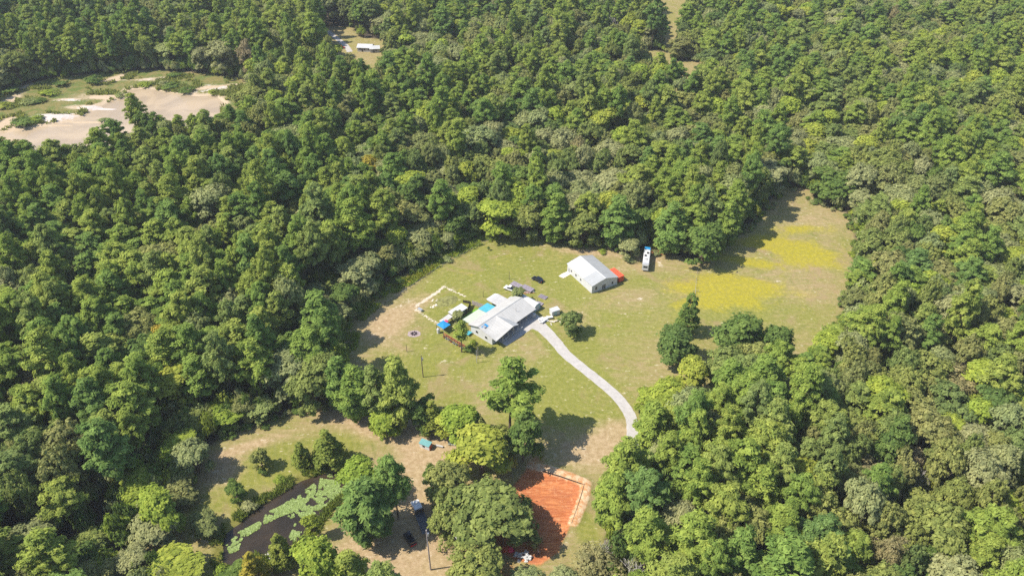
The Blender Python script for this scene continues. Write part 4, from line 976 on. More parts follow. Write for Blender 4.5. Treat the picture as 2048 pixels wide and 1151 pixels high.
def gen_round(sd, Ht=16.0, Rc=6.5, nl=9, per=38, size=0.58, cl=21, crad=(0.60, 0.60), fill=1.0, squash=0.80, skirt=True):
    rg = np.random.default_rng(sd); m = MB(); cen, rad = [], []
    fork = Ht * 0.24
    limb(m, (0, 0, -0.4), (rg.normal() * .3, rg.normal() * .3, fork), 0.42, 0.32, rg, 0.05, 7, 2)
    zc = Ht - Rc * squash * 1.2
    lobes = [(Vector((0, 0, zc + Rc * squash * 0.35)), Rc * 0.58)]
    for i in range(nl):
        a = i * 2.39996 + rg.normal() * 0.25
        rho = Rc * math.sqrt((i + 0.6) / nl) * (0.58 + 0.16 * rg.random())
        zz = zc + Rc * squash * (0.75 * math.sqrt(max(0, 1 - (rho / Rc) ** 2)) - 0.55 + 0.28 * rg.normal())
        lobes.append((Vector((math.cos(a) * rho, math.sin(a) * rho, zz)), Rc * (0.22 + 0.26 * rg.random())))
    for i in range(nl // 2 if skirt else 0):
        a = i * 2.39996 * 2 + rg.random(); rho = Rc * (0.55 + 0.2 * rg.random())
        lobes.append((Vector((math.cos(a) * rho, math.sin(a) * rho, Ht * (0.16 + 0.26 * rg.random()))), Rc * (0.24 + 0.14 * rg.random())))
    for c, r in lobes:
        limb(m, (0, 0, fork - 0.3), c, 0.20, 0.04, rg, 0.2, 4, 3)
        k = max(5, int(cl * (r / (Rc * 0.38)) ** 2 * fill))
        d = rg.normal(size=(k, 3)); d /= np.linalg.norm(d, axis=1)[:, None]
        lo = d[:, 2] < -0.35; d[lo, 2] *= -0.6
        for q in d:
            p = np.array(tuple(c)) + q * r * np.array([1, 1, 0.8]) * (0.75 + 0.35 * rg.random())
            cen.append(p); rad.append(crad[0] * 0.75 + crad[1] * 1.7 * rg.random() ** 1.6)
    return m, leaves(rg, np.array(cen), np.array(rad), per, size, 0.75, 0.4), (Ht, 2.0 * Rc)

def gen_cone(sd, Ht=12.0, Rc=3.2, per=46, power=0.8, skirt=0.06):
    rg = np.random.default_rng(sd); m = MB(); cen, rad = [], []
    limb(m, (0, 0, -0.4), (0, 0, Ht), 0.22, 0.03, rg, 0.02, 6, 3)
    z = Ht * skirt + 0.3
    while z < Ht:
        u = z / Ht
        r = Rc * (1 - u) ** power * (1.0 if u > 0.12 else 0.75) + 0.15
        k = max(1, int(r * 3.0))
        for i in range(k):
            a = rg.random() * 6.28; q = r * (0.55 + 0.5 * rg.random())
            cen.append((math.cos(a) * q, math.sin(a) * q, z + rg.normal() * 0.2)); rad.append((0.42 + 0.4 * rg.random()) * (0.75 + 0.5 * (1 - u)))
        z += Ht * 0.045
    return m, leaves(rg, np.array(cen), np.array(rad), per, 0.36, 0.9, 0.35), (Ht, 2.1 * Rc)

def gen_shrub(sd, Ht=3.0, Rc=2.2, per=40):
    rg = np.random.default_rng(sd); m = MB(); cen, rad = [], []
    for i in range(16):
        a = rg.random() * 6.28; q = Rc * math.sqrt(rg.random()) * 0.85
        z = Ht * (0.25 + 0.55 * (1 - (q / Rc) ** 2) * (0.6 + 0.5 * rg.random()))
        m.tube((0, 0, -0.1), (math.cos(a) * q, math.sin(a) * q, z), 0.05, 0.02, 3, False)
        cen.append((math.cos(a) * q, math.sin(a) * q, z)); rad.append(0.5 + 0.45 * rg.random())
    return m, leaves(rg, np.array(cen), np.array(rad), per, 0.34, 0.8, 0.4), (Ht, 2.2 * Rc)

def gen_bare(sd, Ht=15.0):
    rg = np.random.default_rng(sd); m = MB()
    def grow(p, d, L, r, lev):
        q = p + d * L
        limb(m, p, q, r, r * 0.6, rg, 0.12, 5 if lev < 2 else 4, 3)
        if lev >= 5: return
        for _ in range(3 if lev < 3 else 2):
            nd = (d + Vector(rg.normal(size=3)) * (0.42 if lev else 0.5) + Vector((0, 0, 0.12))).normalized()
            grow(q - d * L * 0.25 * rg.random(), nd, L * (0.62 + 0.2 * rg.random()), max(r * 0.55, 0.045), lev + 1)
    grow(Vector((0, 0, -0.4)), Vector((0, 0, 1)), Ht * 0.30, 0.30, 0)
    zmax = max(v[2] for v in m.v)
    m.v = [(x, y, z * Ht / zmax if z > 0 else z) for x, y, z in m.v]
    return m, None, (Ht, Ht * 0.8)

def crown_mesh(name, data, mat):
    v, f, tone = data
    me = grid_mesh(name, v, f); put_attr(me, 'tone', tone); me.materials.append(mat)
    return me
def wood_mesh(name, m, mat):
    me = bpy.data.meshes.new(name); me.from_pydata(m.v, [], m.f); me.materials.append(mat)
    for p in me.polygons: p.use_smooth = True
    return me
class Proto: pass
PROTO = {}
def proto(kind, gen, mat, wood='bark', **kw):
    p = Proto(); m, data, (p.H, p.W) = gen(**kw)
    p.kind, p.wood = kind, wood_mesh(kind + '_trunk', m, M[wood])
    p.crown = crown_mesh(kind + '_crown', data, M[mat]) if data else None
    p.raw = (m, data, mat, wood)
    if data: p.W = 2 * float(np.percentile(np.hypot(data[0][:, 0], data[0][:, 1]), 97)); p.H = float(data[0][:, 2].max())
    PROTO.setdefault(kind, []).append(p)
for i in range(5): proto('pine', gen_pine, 'pine', sd=100 + i, Ht=26, Rc=5.0 + 0.35 * i, base=0.36 + 0.035 * i)
for i in range(2): proto('openpine', gen_pine, 'pine', sd=120 + i, Ht=26, Rc=5.0, base=0.34, dens=0.58, per=56)
proto('sparse', gen_pine, 'pine', sd=127, Ht=14, Rc=2.6, base=0.45, dens=0.45, per=26)
for i in range(3): proto('bushpine', gen_pine, 'pine', sd=130 + i, Ht=20, Rc=4.6, base=0.12, dens=1.25)
for i in range(5): proto('oak', gen_round, 'oak', sd=200 + i, Ht=17, Rc=7.0 + 0.3 * i, nl=10 + i)
for i in range(3): proto('sage', gen_round, 'sage', sd=220 + i, Ht=16, Rc=6.4 + 0.3 * i, nl=10 + i, per=46, size=0.52, crad=(0.6, 0.75), fill=0.85, squash=0.72)
for i in range(3): proto('lime', gen_round, 'lime', sd=240 + i, Ht=16, Rc=4.6 + 0.3 * i, nl=8, size=0.6, squash=0.95, fill=0.95)
for i in range(2): proto('deep', gen_round, 'deep', sd=250 + i, Ht=16, Rc=6.2, nl=10, size=0.62)
for i in range(2): proto('tan', gen_round, 'tan', sd=260 + i, Ht=13, Rc=5.4, nl=8, per=30, size=0.40, fill=0.75)
for i in range(2): proto('dome', gen_round, 'deep', sd=255 + i, Ht=15, Rc=5.4, nl=11, size=0.56, squash=1.15)
proto('yellow', gen_round, 'yellow', sd=270, Ht=16, Rc=5.4, nl=8)
proto('rust', gen_round, 'rust', sd=271, Ht=14, Rc=5.0, nl=8, per=30)
for i in range(2): proto('cypress', gen_cone, 'cypress', sd=280 + i, Ht=12, Rc=3.3)
for i in range(1): proto('cedar', gen_cone, 'deep', sd=285 + i, Ht=15, Rc=3.3, power=0.45)
proto('goldcypress', gen_cone, 'yellow', sd=288, Ht=12, Rc=3.2)
for i in range(3): proto('shrub', gen_shrub, 'deep', sd=300 + i)
for i in range(2): proto('paleshrub', gen_shrub, 'lime', sd=310 + i)
for i in range(2): proto('dryshrub', gen_shrub, 'sage', sd=315 + i)
for i in range(2): proto('bare', gen_bare, None, wood='dead_wood', sd=320 + i)

NAMES = dict(pine='pine_tree', openpine='pine_tree', sparse='pine_tree', bushpine='pine_tree', oak='oak_tree', sage='hardwood_tree', lime='hardwood_tree', deep='oak_tree', dome='oak_tree', tan='hardwood_tree', yellow='hardwood_tree', rust='hardwood_tree',
             cypress='cypress_tree', cedar='cedar_tree', goldcypress='cypress_tree', shrub='shrub', paleshrub='shrub', dryshrub='shrub', bare='bare_tree')
OCC = []                                            # ground already taken by trees placed one by one: x, y, radius
def plant(kind, x, y, H, Wd, label, group=None, rot=None, var=None, tilt=0.0, z=None):
    p = PROTO[kind][(var if var is not None else random.randrange(99)) % len(PROTO[kind])]
    nm = NAMES[kind]
    zz = float(terrain(np.array([x]), np.array([y]))[0]) if z is None else z
    o = thing(nm, label, 'shrub' if nm == 'shrub' else 'tree', (x, y, zz), 0, group)
    o.rotation_euler = (R(tilt) * random.uniform(-1, 1), R(tilt), random.uniform(0, 6.28) if rot is None else rot)
    o.scale = (Wd / p.W * random.uniform(.86, 1.16), Wd / p.W * random.uniform(.86, 1.16), H / p.H)
    link(bpy.data.objects.new('stem' if nm == 'shrub' else 'trunk', p.wood), o)
    if p.crown: link(bpy.data.objects.new('foliage' if nm == 'shrub' else 'crown', p.crown), o)
    return o
def T(kind, px, py, H, Wd, label, **kw):
    c = P(px, py); OCC.append((c.x, c.y, Wd * 0.36))
    return plant(kind, c.x, c.y, H, Wd, label, **kw)

# --- trees one can point at, standing in or along the clearing
T('cedar', 1370, 668, 17.5, 7.5, 'tall narrow deep green tree standing at the corner of the dry meadow')
T('dome', 1345, 722, 14, 14, 'round dark green oak just below the narrow meadow tree', var=0)
T('dome', 1472, 718, 19, 15, 'round oak at the meadow edge with lawn showing behind its crown', var=1)
T('dome', 1540, 732, 17, 10, 'slim oak beside the sandy gap at the meadow corner', var=2)
T('oak', 1505, 765, 16, 14, 'oak in front of the round meadow-edge oak', var=3)
T('oak', 1440, 785, 17, 15, 'grey-green oak between the meadow corner and the pine wood', var=0)
T('lime', 1375, 795, 16, 10, 'tall yellow-green tree in front of the round dark meadow oak', var=0)
T('lime', 1318, 850, 16, 13, 'broad yellow-green tree nearest the driveway bend', var=1)
T('lime', 1290, 825, 10, 7, 'low yellow-green tree hanging over the lawn by the driveway', var=2)
T('oak', 1400, 855, 16, 12, 'oak behind the yellow-green trees by the driveway bend', var=4)
T('oak', 1138, 666, 9.5, 7.5, 'small leaning tree with a long shadow beside the white shed', var=2, tilt=8)
T('sparse', 923, 703, 14, 6, 'thin dark-trunked tree at the corner of the white house', var=1)
T('sage', 916, 640, 4, 4, 'small tree growing between the blue canopy and the white house', var=4)
T('sage', 1036, 602, 6.2, 4.6, 'small spiky tree poking up behind the arched white shed', var=1)
T('openpine', 1020, 868, 30, 17, 'tall open pine standing alone below the lawn, long branched shadow', var=0)
T('lime', 965, 948, 17, 15, 'broad bright green tree at the foot of the tall open pine', var=0)
T('deep', 1046, 920, 18, 11, 'dark green tree casting shadow on the lawn beside the tall open pine', var=1)
T('oak', 1000, 925, 14, 10, 'mid green tree tucked between bright green tree and dark green tree', var=2)
T('oak', 985, 1066, 15.5, 22.5, 'huge spreading oak overhanging the orange clay pad', var=3)
T('oak', 893, 1005, 15, 12, 'rounded oak beside the sandy track, next to the huge oak', var=0)
T('oak', 900, 1056, 12, 11, 'oak leaning over the parked red-tailed car', var=1)
T('deep', 868, 980, 9, 6, 'low dark oak beside the sandy track above the flatbed truck', var=0)
# tree belt between the two lawns
BELT = 'belt of trees between the house lawn and the pond lawn'
T('sage', 585, 790, 18, 14, 'pale green tree at the wooded end of the tree belt', var=0)
T('oak', 640, 812, 19, 15, 'broad pale oak in the tree belt above the pond lawn', var=1)
T('bushpine', 690, 815, 21, 10, 'pine in the tree belt next to the broad pale oak', var=1)
T('bushpine', 722, 838, 22, 10.5, 'pine in the middle of the tree belt', var=2)
T('openpine', 760, 850, 24, 10, 'open crowned pine in the tree belt', var=0)
T('bushpine', 806, 850, 27, 12, 'tallest dark pine, at the lawn end of the tree belt', var=0)
T('deep', 845, 858, 13, 8, 'dark tree in the shade of the tallest belt pine', var=1)
T('lime', 772, 862, 9, 9, 'bushy bright tree under the belt pines', var=2)
T('cypress', 868, 868, 14, 7, 'narrow bright green tree above the teal-roofed shed', var=0)
T('lime', 893, 870, 10, 8.5, 'bushy green tree next to the narrow bright tree', var=1)
T('lime', 924, 880, 12.5, 10, 'leafy tree behind the white camper', var=0)
T('oak', 952, 882, 10, 8, 'small tree between the camper and the bright green tree', var=3)
# round the lily pond
T('cypress', 662, 928, 14, 9, 'largest cone-shaped tree on the far bank of the lily pond', var=0)
T('cypress', 607, 930, 9.5, 5.5, 'small cone-shaped tree on the far bank of the lily pond', var=1)
T('oak', 526, 935, 7.5, 6, 'little round tree on the lawn above the lily pond', var=0)
T('deep', 476, 998, 6, 5.5, 'little deep green tree at the bank of the lily pond', var=0)
T('lime', 725, 1000, 15, 9, 'bright tree at the near bank of the lily pond', var=1)
T('pine', 797, 1036, 25, 10, 'tall pine beside the sandy track behind the truck', var=1)
T('bushpine', 745, 1070, 22, 12, 'broad pine between the lily pond and the truck', var=4)
T('lime', 652, 1186, 20, 12.5, 'large bright green tree at the near end of the lily pond', var=2)
T('bushpine', 706, 1195, 17, 10, 'pine in front of the large bright pond tree', var=3)
T('lime', 630, 1075, 9, 4, 'thin yellow-green sapling at the pond edge', var=1)
T('cypress', 570, 1128, 12, 7.5, 'cone-shaped green tree beside the concrete ramp', var=1)
T('goldcypress', 516, 1170, 13, 8, 'yellow-green cone-shaped tree at the near bank of the pond')
T('deep', 466, 1165, 4.5, 8, 'low deep green tree at the near corner of the pond', var=1)
T('lime', 335, 1062, 15, 11, 'yellow-tinged tree at the edge of the woods by the pond lawn')
T('sage', 398, 945, 12, 9, 'pale feathery tree leaning over the pond lawn', var=1)
T('sage', 318, 1078, 8, 11, 'low pale tree casting shade on the lawn corner', var=0)
T('oak', 415, 1060, 5.5, 8, 'low shaded tree at the far corner of the pond', var=2)
# bottom edge
T('oak', 955, 1192, 14, 15, 'oak at the bottom of the photo below the red-tailed car', var=2)
T('sage', 1050, 1190, 8, 8, 'thin-leaved tree in front of the white rubble', var=2)
T('tan', 1190, 1165, 11, 12, 'dull olive half-bare tree beside the orange clay pad', var=0)
T('sage', 1128, 1190, 9, 8, 'pale thin tree below the orange clay pad', var=1)
T('bushpine', 1242, 985, 21, 11, 'pine leaning over the hidden end of the driveway', var=0)
T('bushpine', 1222, 1052, 20, 11, 'pine beside the grassy strip along the clay pad', var=1)
T('bushpine', 1298, 905, 20, 11, 'pine where the driveway slips under the trees', var=2)
T('bare', 1210, 1130, 10, 8, 'grey leafless tree among the olive trees by the clay pad', var=0)
# far edge of the lawn
T('lime', 1000, 474, 18, 15, 'bright green tree at the far edge of the lawn by the orange soil', var=1)
T('oak', 1055, 478, 17, 13, 'oak at the far edge of the lawn behind the fence line', var=1)
T('bushpine', 1110, 486, 23, 11, 'pine at the far lawn edge beyond the black car', var=0)
T('oak', 1165, 490, 16, 14, 'broad oak behind the white metal building', var=3)
T('bushpine', 1232, 494, 24, 12, 'tall pine behind the white metal building', var=3)
T('sage', 1256, 516, 8.5, 8.5, 'pale bushy tree between the metal building and the camper trailer', var=2)
T('bushpine', 1335, 508, 24, 13, 'tall layered pine beside the camper trailer', var=2)
T('dome', 1402, 528, 18, 15, 'big dense tree at the corner of the flower meadow', var=0)
T('bushpine', 1445, 495, 22, 11, 'pine shading the flower meadow', var=4)
T('deep', 1660, 402, 15, 19, 'wide dark oak at the far end of the flower meadow', var=1)
T('sage', 722, 588, 15, 15, 'grey-green spreading tree at the weedy lawn edge', var=0)
T('sage', 745, 560, 12, 10, 'smaller grey-green tree behind the spreading lawn-edge tree', var=1)
T('bushpine', 652, 690, 23, 12, 'tall pine casting its shadow onto the sandy lawn', var=0)
T('sage', 897, 502, 8.5, 6, 'small grey-green tree standing in the shade at the lawn edge', var=2)
T('lime', 800, 512, 13, 9, 'yellow-green tree over the shaded hollow by the lawn', var=0)
# odd colours deep in the woods
T('yellow', 742, 388, 19, 14, 'golden tree deep in the woods beyond the lawn')
T('yellow', 348, 722, 16, 9, 'yellow tree deep in the woods before the tree belt')
T('rust', 1576, 152, 13, 11, 'rust red tree in the far woods')
T('tan', 1735, 245, 13, 16, 'sandy brown fading tree in the far woods', var=0)
T('tan', 1905, 72, 14, 15, 'orange-brown tree near the far corner of the woods', var=1)
T('bare', 2030, 745, 17, 14, 'large white leafless tree in the woods', var=1)
T('bare', 1290, 268, 14, 9, 'slender white leafless tree in the far woods', var=0)
T('bare', 1800, 228, 13, 10, 'grey leafless tree beside the sandy brown tree', var=1)
T('tan', 1885, 800, 14, 14, 'ochre fading tree in the woods near the white leafless tree', var=1)
T('yellow', 2020, 1160, 14, 13, 'yellow-leaved tree at the bottom corner of the woods')
T('tan', 1725, 985, 13, 15, 'dull ochre tree among green woods', var=0)
T('bare', 1820, 1000, 12, 8, 'small grey leafless tree beside the dull ochre tree', var=0)
T('lime', 182, 432, 15, 9, 'vivid lime tree in the woods below the sandy pond', var=0)

# --- the woods: filled tree by tree, nearest three hundred of each kind as objects, the rest as one mass
HOUSES = [(*tuple(P(735, 100))[:2], 13), (*tuple(P(632, 24))[:2], 11), (*tuple(P(185, 30))[:2], 11), (*tuple(P(915, 40))[:2], 7)]
cell = 8.0
gridh = {}
def near(x, y, r):
    i, j = int(x // cell), int(y // cell)
    for a in range(i - 2, i + 3):
        for b in range(j - 2, j + 3):
            for (qx, qy, qr) in gridh.get((a, b), ()):
                if (x - qx) ** 2 + (y - qy) ** 2 < (0.56 * (r + qr)) ** 2: return True
    return False
def occupy(x, y, r): gridh.setdefault((int(x // cell), int(y // cell)), []).append((x, y, r))
for x, y, r in OCC: occupy(x, y, r * 1.25)
rs = np.random.default_rng(77)
NC = 46000
yy = np.linspace(74, 650, 600); hh = 0.70 * (yy * _c + CAMH * _s) + 36
cdf = np.cumsum(hh) / hh.sum()
cy = np.interp(rs.random(NC), cdf, yy)
half = 0.70 * (cy * _c + CAMH * _s) + 36
cx = (rs.random(NC) * 2 - 1) * half
pn = vnoise(cx, cy, 42); pn2 = vnoise(cx + 900, cy, 26); hn = vnoise(cx, cy + 500, 24)
sd_clear = sd_poly(cx, cy, CLEAR)
bad = (sd_poly(cx, cy, QUARRY) > -1.5) | (d_line(cx, cy, DRIVE) < 4.0) | (d_line(cx, cy, FARDRIVE) < 4.0)
for pl in (MEADOW1, MEADOW2, YARD, MEADOW3): bad |= sd_poly(cx, cy, pl) > -1.0
for hx, hy, hr in HOUSES: bad |= (cx - hx) ** 2 + (cy - hy) ** 2 < hr * hr
wood = []
for i in range(NC):
    x, y = cx[i], cy[i]
    u, v, dpt = pix(x, y)
    if u < -320 or u > 2370 or v > 1420: continue
    pr = 0.34
    if u < 720 and v > 280: pr = 0.60
    if 1200 < u < 1760 and v > 640: pr = 0.78
    if u > 1650 and v > 760: pr = 0.25
    pr += (pn[i] - 0.5) * 0.7
    q = rs.random()
    if q < pr: kind = 'pine'
    else:
        w = rs.random(); b = pn2[i]
        kind = 'sage' if w < 0.14 + 0.8 * max(0, b - 0.45) else 'lime' if w > 0.87 else 'deep' if w > 0.79 else 'oak'
        if rs.random() < 0.012: kind = 'tan'
        if rs.random() < 0.008: kind = 'bare'
    hs = (0.76 + 0.42 * hn[i]) * (0.9 + 0.25 * rs.random())
    if kind == 'pine': H, Wd = (19 + 10 * rs.random()) * hs, 8.0 + 5.4 * rs.random()
    elif kind == 'lime': H, Wd = (14 + 7 * rs.random()) * hs, 9 + 5 * rs.random()
    elif kind == 'bare': H, Wd = 14 * hs, 9
    else: H, Wd = (13 + 9.0 * rs.random()) * hs, 8.0 + 10.0 * rs.random() ** 1.5
    if u > 1180 and v > 640: Wd *= 0.88
    if 600 < u < 1000 and 470 < v < 720 and sd_clear[i] > -17: H = min(H, 8 + 5 * rs.random()); kind = ('sage', 'oak', 'oak', 'deep')[int(rs.integers(4))] if kind == 'pine' else kind
    if 1540 < u < 1760 and 560 < v < 800 and sd_clear[i] > -10: H = min(H, 10 + 4 * rs.random())
    if u < 700 and v > 820 and sd_clear[i] > -15: H = min(H, 6 + 3 * rs.random()); kind = ('sage', 'oak', 'lime', 'oak')[int(rs.integers(4))] if kind == 'pine' else kind
    r = Wd / 2
    if bad[i] or sd_clear[i] > -0.28 * Wd or near(x, y, r): continue
    occupy(x, y, r)
    wood.append((kind, x, y, H, Wd, dpt, u, v))
print('woods', len(wood))

def where(u, v):
    if v > 640 and u > 1150: return ('woods beside the driveway', 'in the near woods beside the driveway') if v > 860 else ('woods beyond the driveway bend', 'in the woods between driveway bend and dry meadow')
    if u > 1640: return ('woods beside the flower meadow', 'in the woods beside the flower meadow')
    if u < 720 and v > 830: return ('woods by the pond lawn', 'in the woods by the lily pond lawn')
    if u < 760 and v > 560: return ('woods above the tree belt', 'in the woods above the tree belt')
    if u < 760: return ('woods below the sandy pond', 'in the woods between the sandy pond and the lawn')
    return ('woods behind the lawn', 'in the woods behind the metal building')
DESC = dict(pine='tufted green pine', oak='round crowned oak', deep='dark green dense oak', sage='pale grey-green tree', lime='yellow-green leafy tree', tan='fading brown-leaved tree', bare='grey leafless tree')
MARKS = [('golden tree', 742, 388), ('yellow belt-side tree', 348, 722), ('rust red tree', 1576, 152), ('sandy brown tree', 1735, 245), ('white leafless tree', 2030, 745),
         ('slender white leafless tree', 1290, 268), ('ochre fading tree', 1885, 800), ('dull ochre tree', 1725, 985), ('vivid lime tree', 182, 432), ('yellow-leaved corner tree', 2020, 1160),
         ('metal building', 1190, 520), ('camper trailer', 1292, 500), ('wide dark meadow oak', 1660, 402), ('driveway bend', 1265, 860), ('clay pad', 1150, 1020), ('lily pond', 520, 1060),
         ('tall lawn-shadow pine', 652, 690), ('pale belt-end tree', 585, 790), ('yellow-tinged pond tree', 335, 1062), ('spreading lawn-edge tree', 722, 588),
         ('silty quarry pond', 230, 300), ('narrow meadow tree', 1370, 668), ('sandy meadow gap', 1600, 690), ('bright far-edge tree', 1000, 474)]
MARKW = [(n_, P(a_, b_).x, P(a_, b_).y) for n_, a_, b_ in MARKS]
near_mark, ranks = {}, {}
for k_, w_ in enumerate(wood):
    dd = [math.hypot(w_[1] - mx, w_[2] - my) for _, mx, my in MARKW]
    q_ = min(range(len(dd)), key=dd.__getitem__); near_mark[(w_[1], w_[2])] = q_
    ranks.setdefault((w_[0], q_), []).append((dd[q_], w_[1], w_[2]))
rank_of = {}
for lst in ranks.values():
    for r_, (_, x_, y_) in enumerate(sorted(lst)): rank_of[(x_, y_)] = r_
ONES = 'nearest|second|third|fourth|fifth|sixth|seventh|eighth|ninth|tenth|eleventh|twelfth|thirteenth|fourteenth|fifteenth|sixteenth|seventeenth|eighteenth|nineteenth'.split('|')
def ordinal(r_):
    if r_ < 19: return ONES[r_] + ('' if r_ == 0 else ' nearest')
    t_, o_ = divmod(r_ + 1, 10); tens = 'zero ten twenty thirty forty fifty sixty seventy eighty ninety hundred'.split()
    return (tens[min(t_, 10)][:-1] + 'ieth' if o_ == 0 else tens[min(t_, 10)] + '-' + ('first' if o_ == 1 else ONES[o_ - 1])) + ' nearest'
SHORT = dict(pine='pine', oak='oak', deep='dark oak', sage='pale tree', lime='yellow-green tree', tan='brown tree', bare='leafless tree')
quota = {'pine_tree': 225, 'oak_tree': 225, 'hardwood_tree': 200, 'bare_tree': 20}
wood.sort(key=lambda w: w[5])
rest = []
for kind, x, y, H, Wd, dpt, u, v in wood:
    nm = NAMES[kind]
    # in view: some of the crown falls inside the frame
    tu, tv, _ = pix(x, y, H)
    if quota[nm] > 0 and -25 < tu < 2073 and -10 < tv < 1140:
        quota[nm] -= 1
        g, wh = where(u, v)
        size = 'tall ' if H > (26 if kind == 'pine' else 19) else 'low ' if H < (21 if kind == 'pine' else 14) else ''
        width = 'broad ' if Wd > (13 if kind == 'pine' else 15.5) else 'slim ' if Wd < (10.5 if kind == 'pine' else 11) else ''
        plant(kind, x, y, H, Wd, f'{size}{width}{DESC[kind]}, {ordinal(rank_of[(x, y)])} {SHORT[kind]} to the {MARKW[near_mark[(x, y)]][0]}', group=f'{DESC[kind]}s, {g}')
    else:
        rest.append((kind, x, y, H, Wd))

def mass(name, items, kinds, seed=5):
    """Many plants as one object of kind stuff; the shapes sit in a collection that is not part of the scene."""
    rm = np.random.default_rng(seed)
    src = bpy.data.collections.new(name + '_source')
    order = []
    for kind in kinds:
        for p in PROTO[kind]:
            me = bpy.data.meshes.new(name)
            m, data, mat, wd = p.raw
            v = [tuple(q) for q in m.v]; f = list(m.f); nb, nf = len(v), len(f)
            if data is not None:
                lv, lf, tone = data
                v += lv.tolist(); f += (lf + nb).tolist()
            me.from_pydata(v, [], f)
            me.materials.append(M[wd])
            if data is not None:
                me.materials.append(M[mat])
                mi = np.zeros(len(f), np.int32); mi[nf:] = 1
                me.polygons.foreach_set('material_index', mi)
                put_attr(me, 'tone', np.concatenate([np.zeros(nb), tone]))
            src.objects.link(bpy.data.objects.new(name + '_%02d' % len(order), me))
            order.append((kind, p))
    idx_of = {}
    for i, (k, p) in enumerate(order): idx_of.setdefault(k, []).append(i)
    n = len(items)
    pm = bpy.data.meshes.new(name)
    zs = terrain(np.array([w[1] for w in items]), np.array([w[2] for w in items]))
    pm.from_pydata([(w[1], w[2], float(z)) for w, z in zip(items, zs)], [], [])
    ids, scl, rot = np.zeros(n, np.int32), np.zeros((n, 3), np.float32), np.zeros((n, 3), np.float32)
    for i, (kind, x, y, H, Wd) in enumerate(items):
        k = idx_of[kind][int(rm.integers(len(idx_of[kind])))]; p = order[k][1]
        ids[i] = k; scl[i] = (Wd / p.W * rm.uniform(.8, 1.2), Wd / p.W * rm.uniform(.8, 1.2), H / p.H); rot[i] = (rm.normal() * 0.02, rm.normal() * 0.02, rm.random() * 6.28)
    a = pm.attributes.new('pick', 'INT', 'POINT'); a.data.foreach_set('value', ids)
    a = pm.attributes.new('size', 'FLOAT_VECTOR', 'POINT'); a.data.foreach_set('vector', scl.ravel())
    a = pm.attributes.new('turn', 'FLOAT_VECTOR', 'POINT'); a.data.foreach_set('vector', rot.ravel())
    ob = tag(link(bpy.data.objects.new(name, pm)), kind='stuff')
    ng = bpy.data.node_groups.new('fill_' + name, 'GeometryNodeTree')
    ng.interface.new_socket('Geometry', in_out='INPUT', socket_type='NodeSocketGeometry')
    ng.interface.new_socket('Geometry', in_out='OUTPUT', socket_type='NodeSocketGeometry')
    gi, go = ng.nodes.new('NodeGroupInput'), ng.nodes.new('NodeGroupOutput')
    ci = ng.nodes.new('GeometryNodeCollectionInfo'); ci.inputs['Collection'].default_value = src
    ci.inputs['Separate Children'].default_value = True; ci.inputs['Reset Children'].default_value = True
    iop = ng.nodes.new('GeometryNodeInstanceOnPoints'); iop.inputs['Pick Instance'].default_value = True
    def named(nm, dt):
        q = ng.nodes.new('GeometryNodeInputNamedAttribute'); q.data_type = dt; q.inputs['Name'].default_value = nm; return q.outputs['Attribute']
    er = ng.nodes.new('FunctionNodeEulerToRotation')
    ng.links.new(gi.outputs[0], iop.inputs['Points']); ng.links.new(ci.outputs[0], iop.inputs['Instance'])
    ng.links.new(named('pick', 'INT'), iop.inputs['Instance Index'])
    ng.links.new(named('turn', 'FLOAT_VECTOR'), er.inputs[0]); ng.links.new(er.outputs[0], iop.inputs['Rotation'])
    ng.links.new(named('size', 'FLOAT_VECTOR'), iop.inputs['Scale'])
    ng.links.new(iop.outputs[0], go.inputs[0])
    md = ob.modifiers.new('fill', 'NODES'); md.node_group = ng
    return ob
mass('far_woods', rest, ('pine', 'oak', 'deep', 'sage', 'lime', 'tan', 'bare'))

# undergrowth: thickets under the outermost trees and in the gaps
rb_ = np.random.default_rng(31); NB = 34000
bx = rb_.uniform(-330, 330, NB); by = rb_.uniform(84, 520, NB)
sdc, sdq = sd_poly(bx, by, CLEAR), sd_poly(bx, by, QUARRY)
keep = ((sdc < 1.0) & (sdc > -11)) | ((sdq < 0) & (sdq > -7)) | ((rb_.random(NB) < 0.75) & (sdc < -3))
keep &= (d_line(bx, by, DRIVE) > 3.0) & (sdq < 0)
for pl in (MEADOW1, MEADOW2, YARD, MEADOW3): keep &= sd_poly(bx, by, pl) < -1.0
for hx, hy, hr in HOUSES: keep &= (bx - hx) ** 2 + (by - hy) ** 2 > (hr * .8) ** 2
th = []
for x, y, s_ in zip(bx[keep], by[keep], sdc[keep]):
    u, v, _ = pix(x, y)
    if not (-100 < u < 2150 and v < 1250): continue
    edge = s_ > -3
    if edge and v > 640 and u > 1150 and rb_.random() < .6: continue
    q = rb_.random(); k = 'shrub' if q < .45 else 'dryshrub' if q < .75 else 'paleshrub'
    H = rb_.uniform(1.2, 3.0) if edge else rb_.uniform(4.5, 11.0)
    if near(x, y, .3) and edge and rb_.random() < .3: continue
    th.append((k, x, y, H, rb_.uniform(2.2, 4.6) * (.8 if edge else 1.7)))
print('thicket', len(th))
mass('undergrowth', th, ('shrub', 'dryshrub', 'paleshrub'), 9)

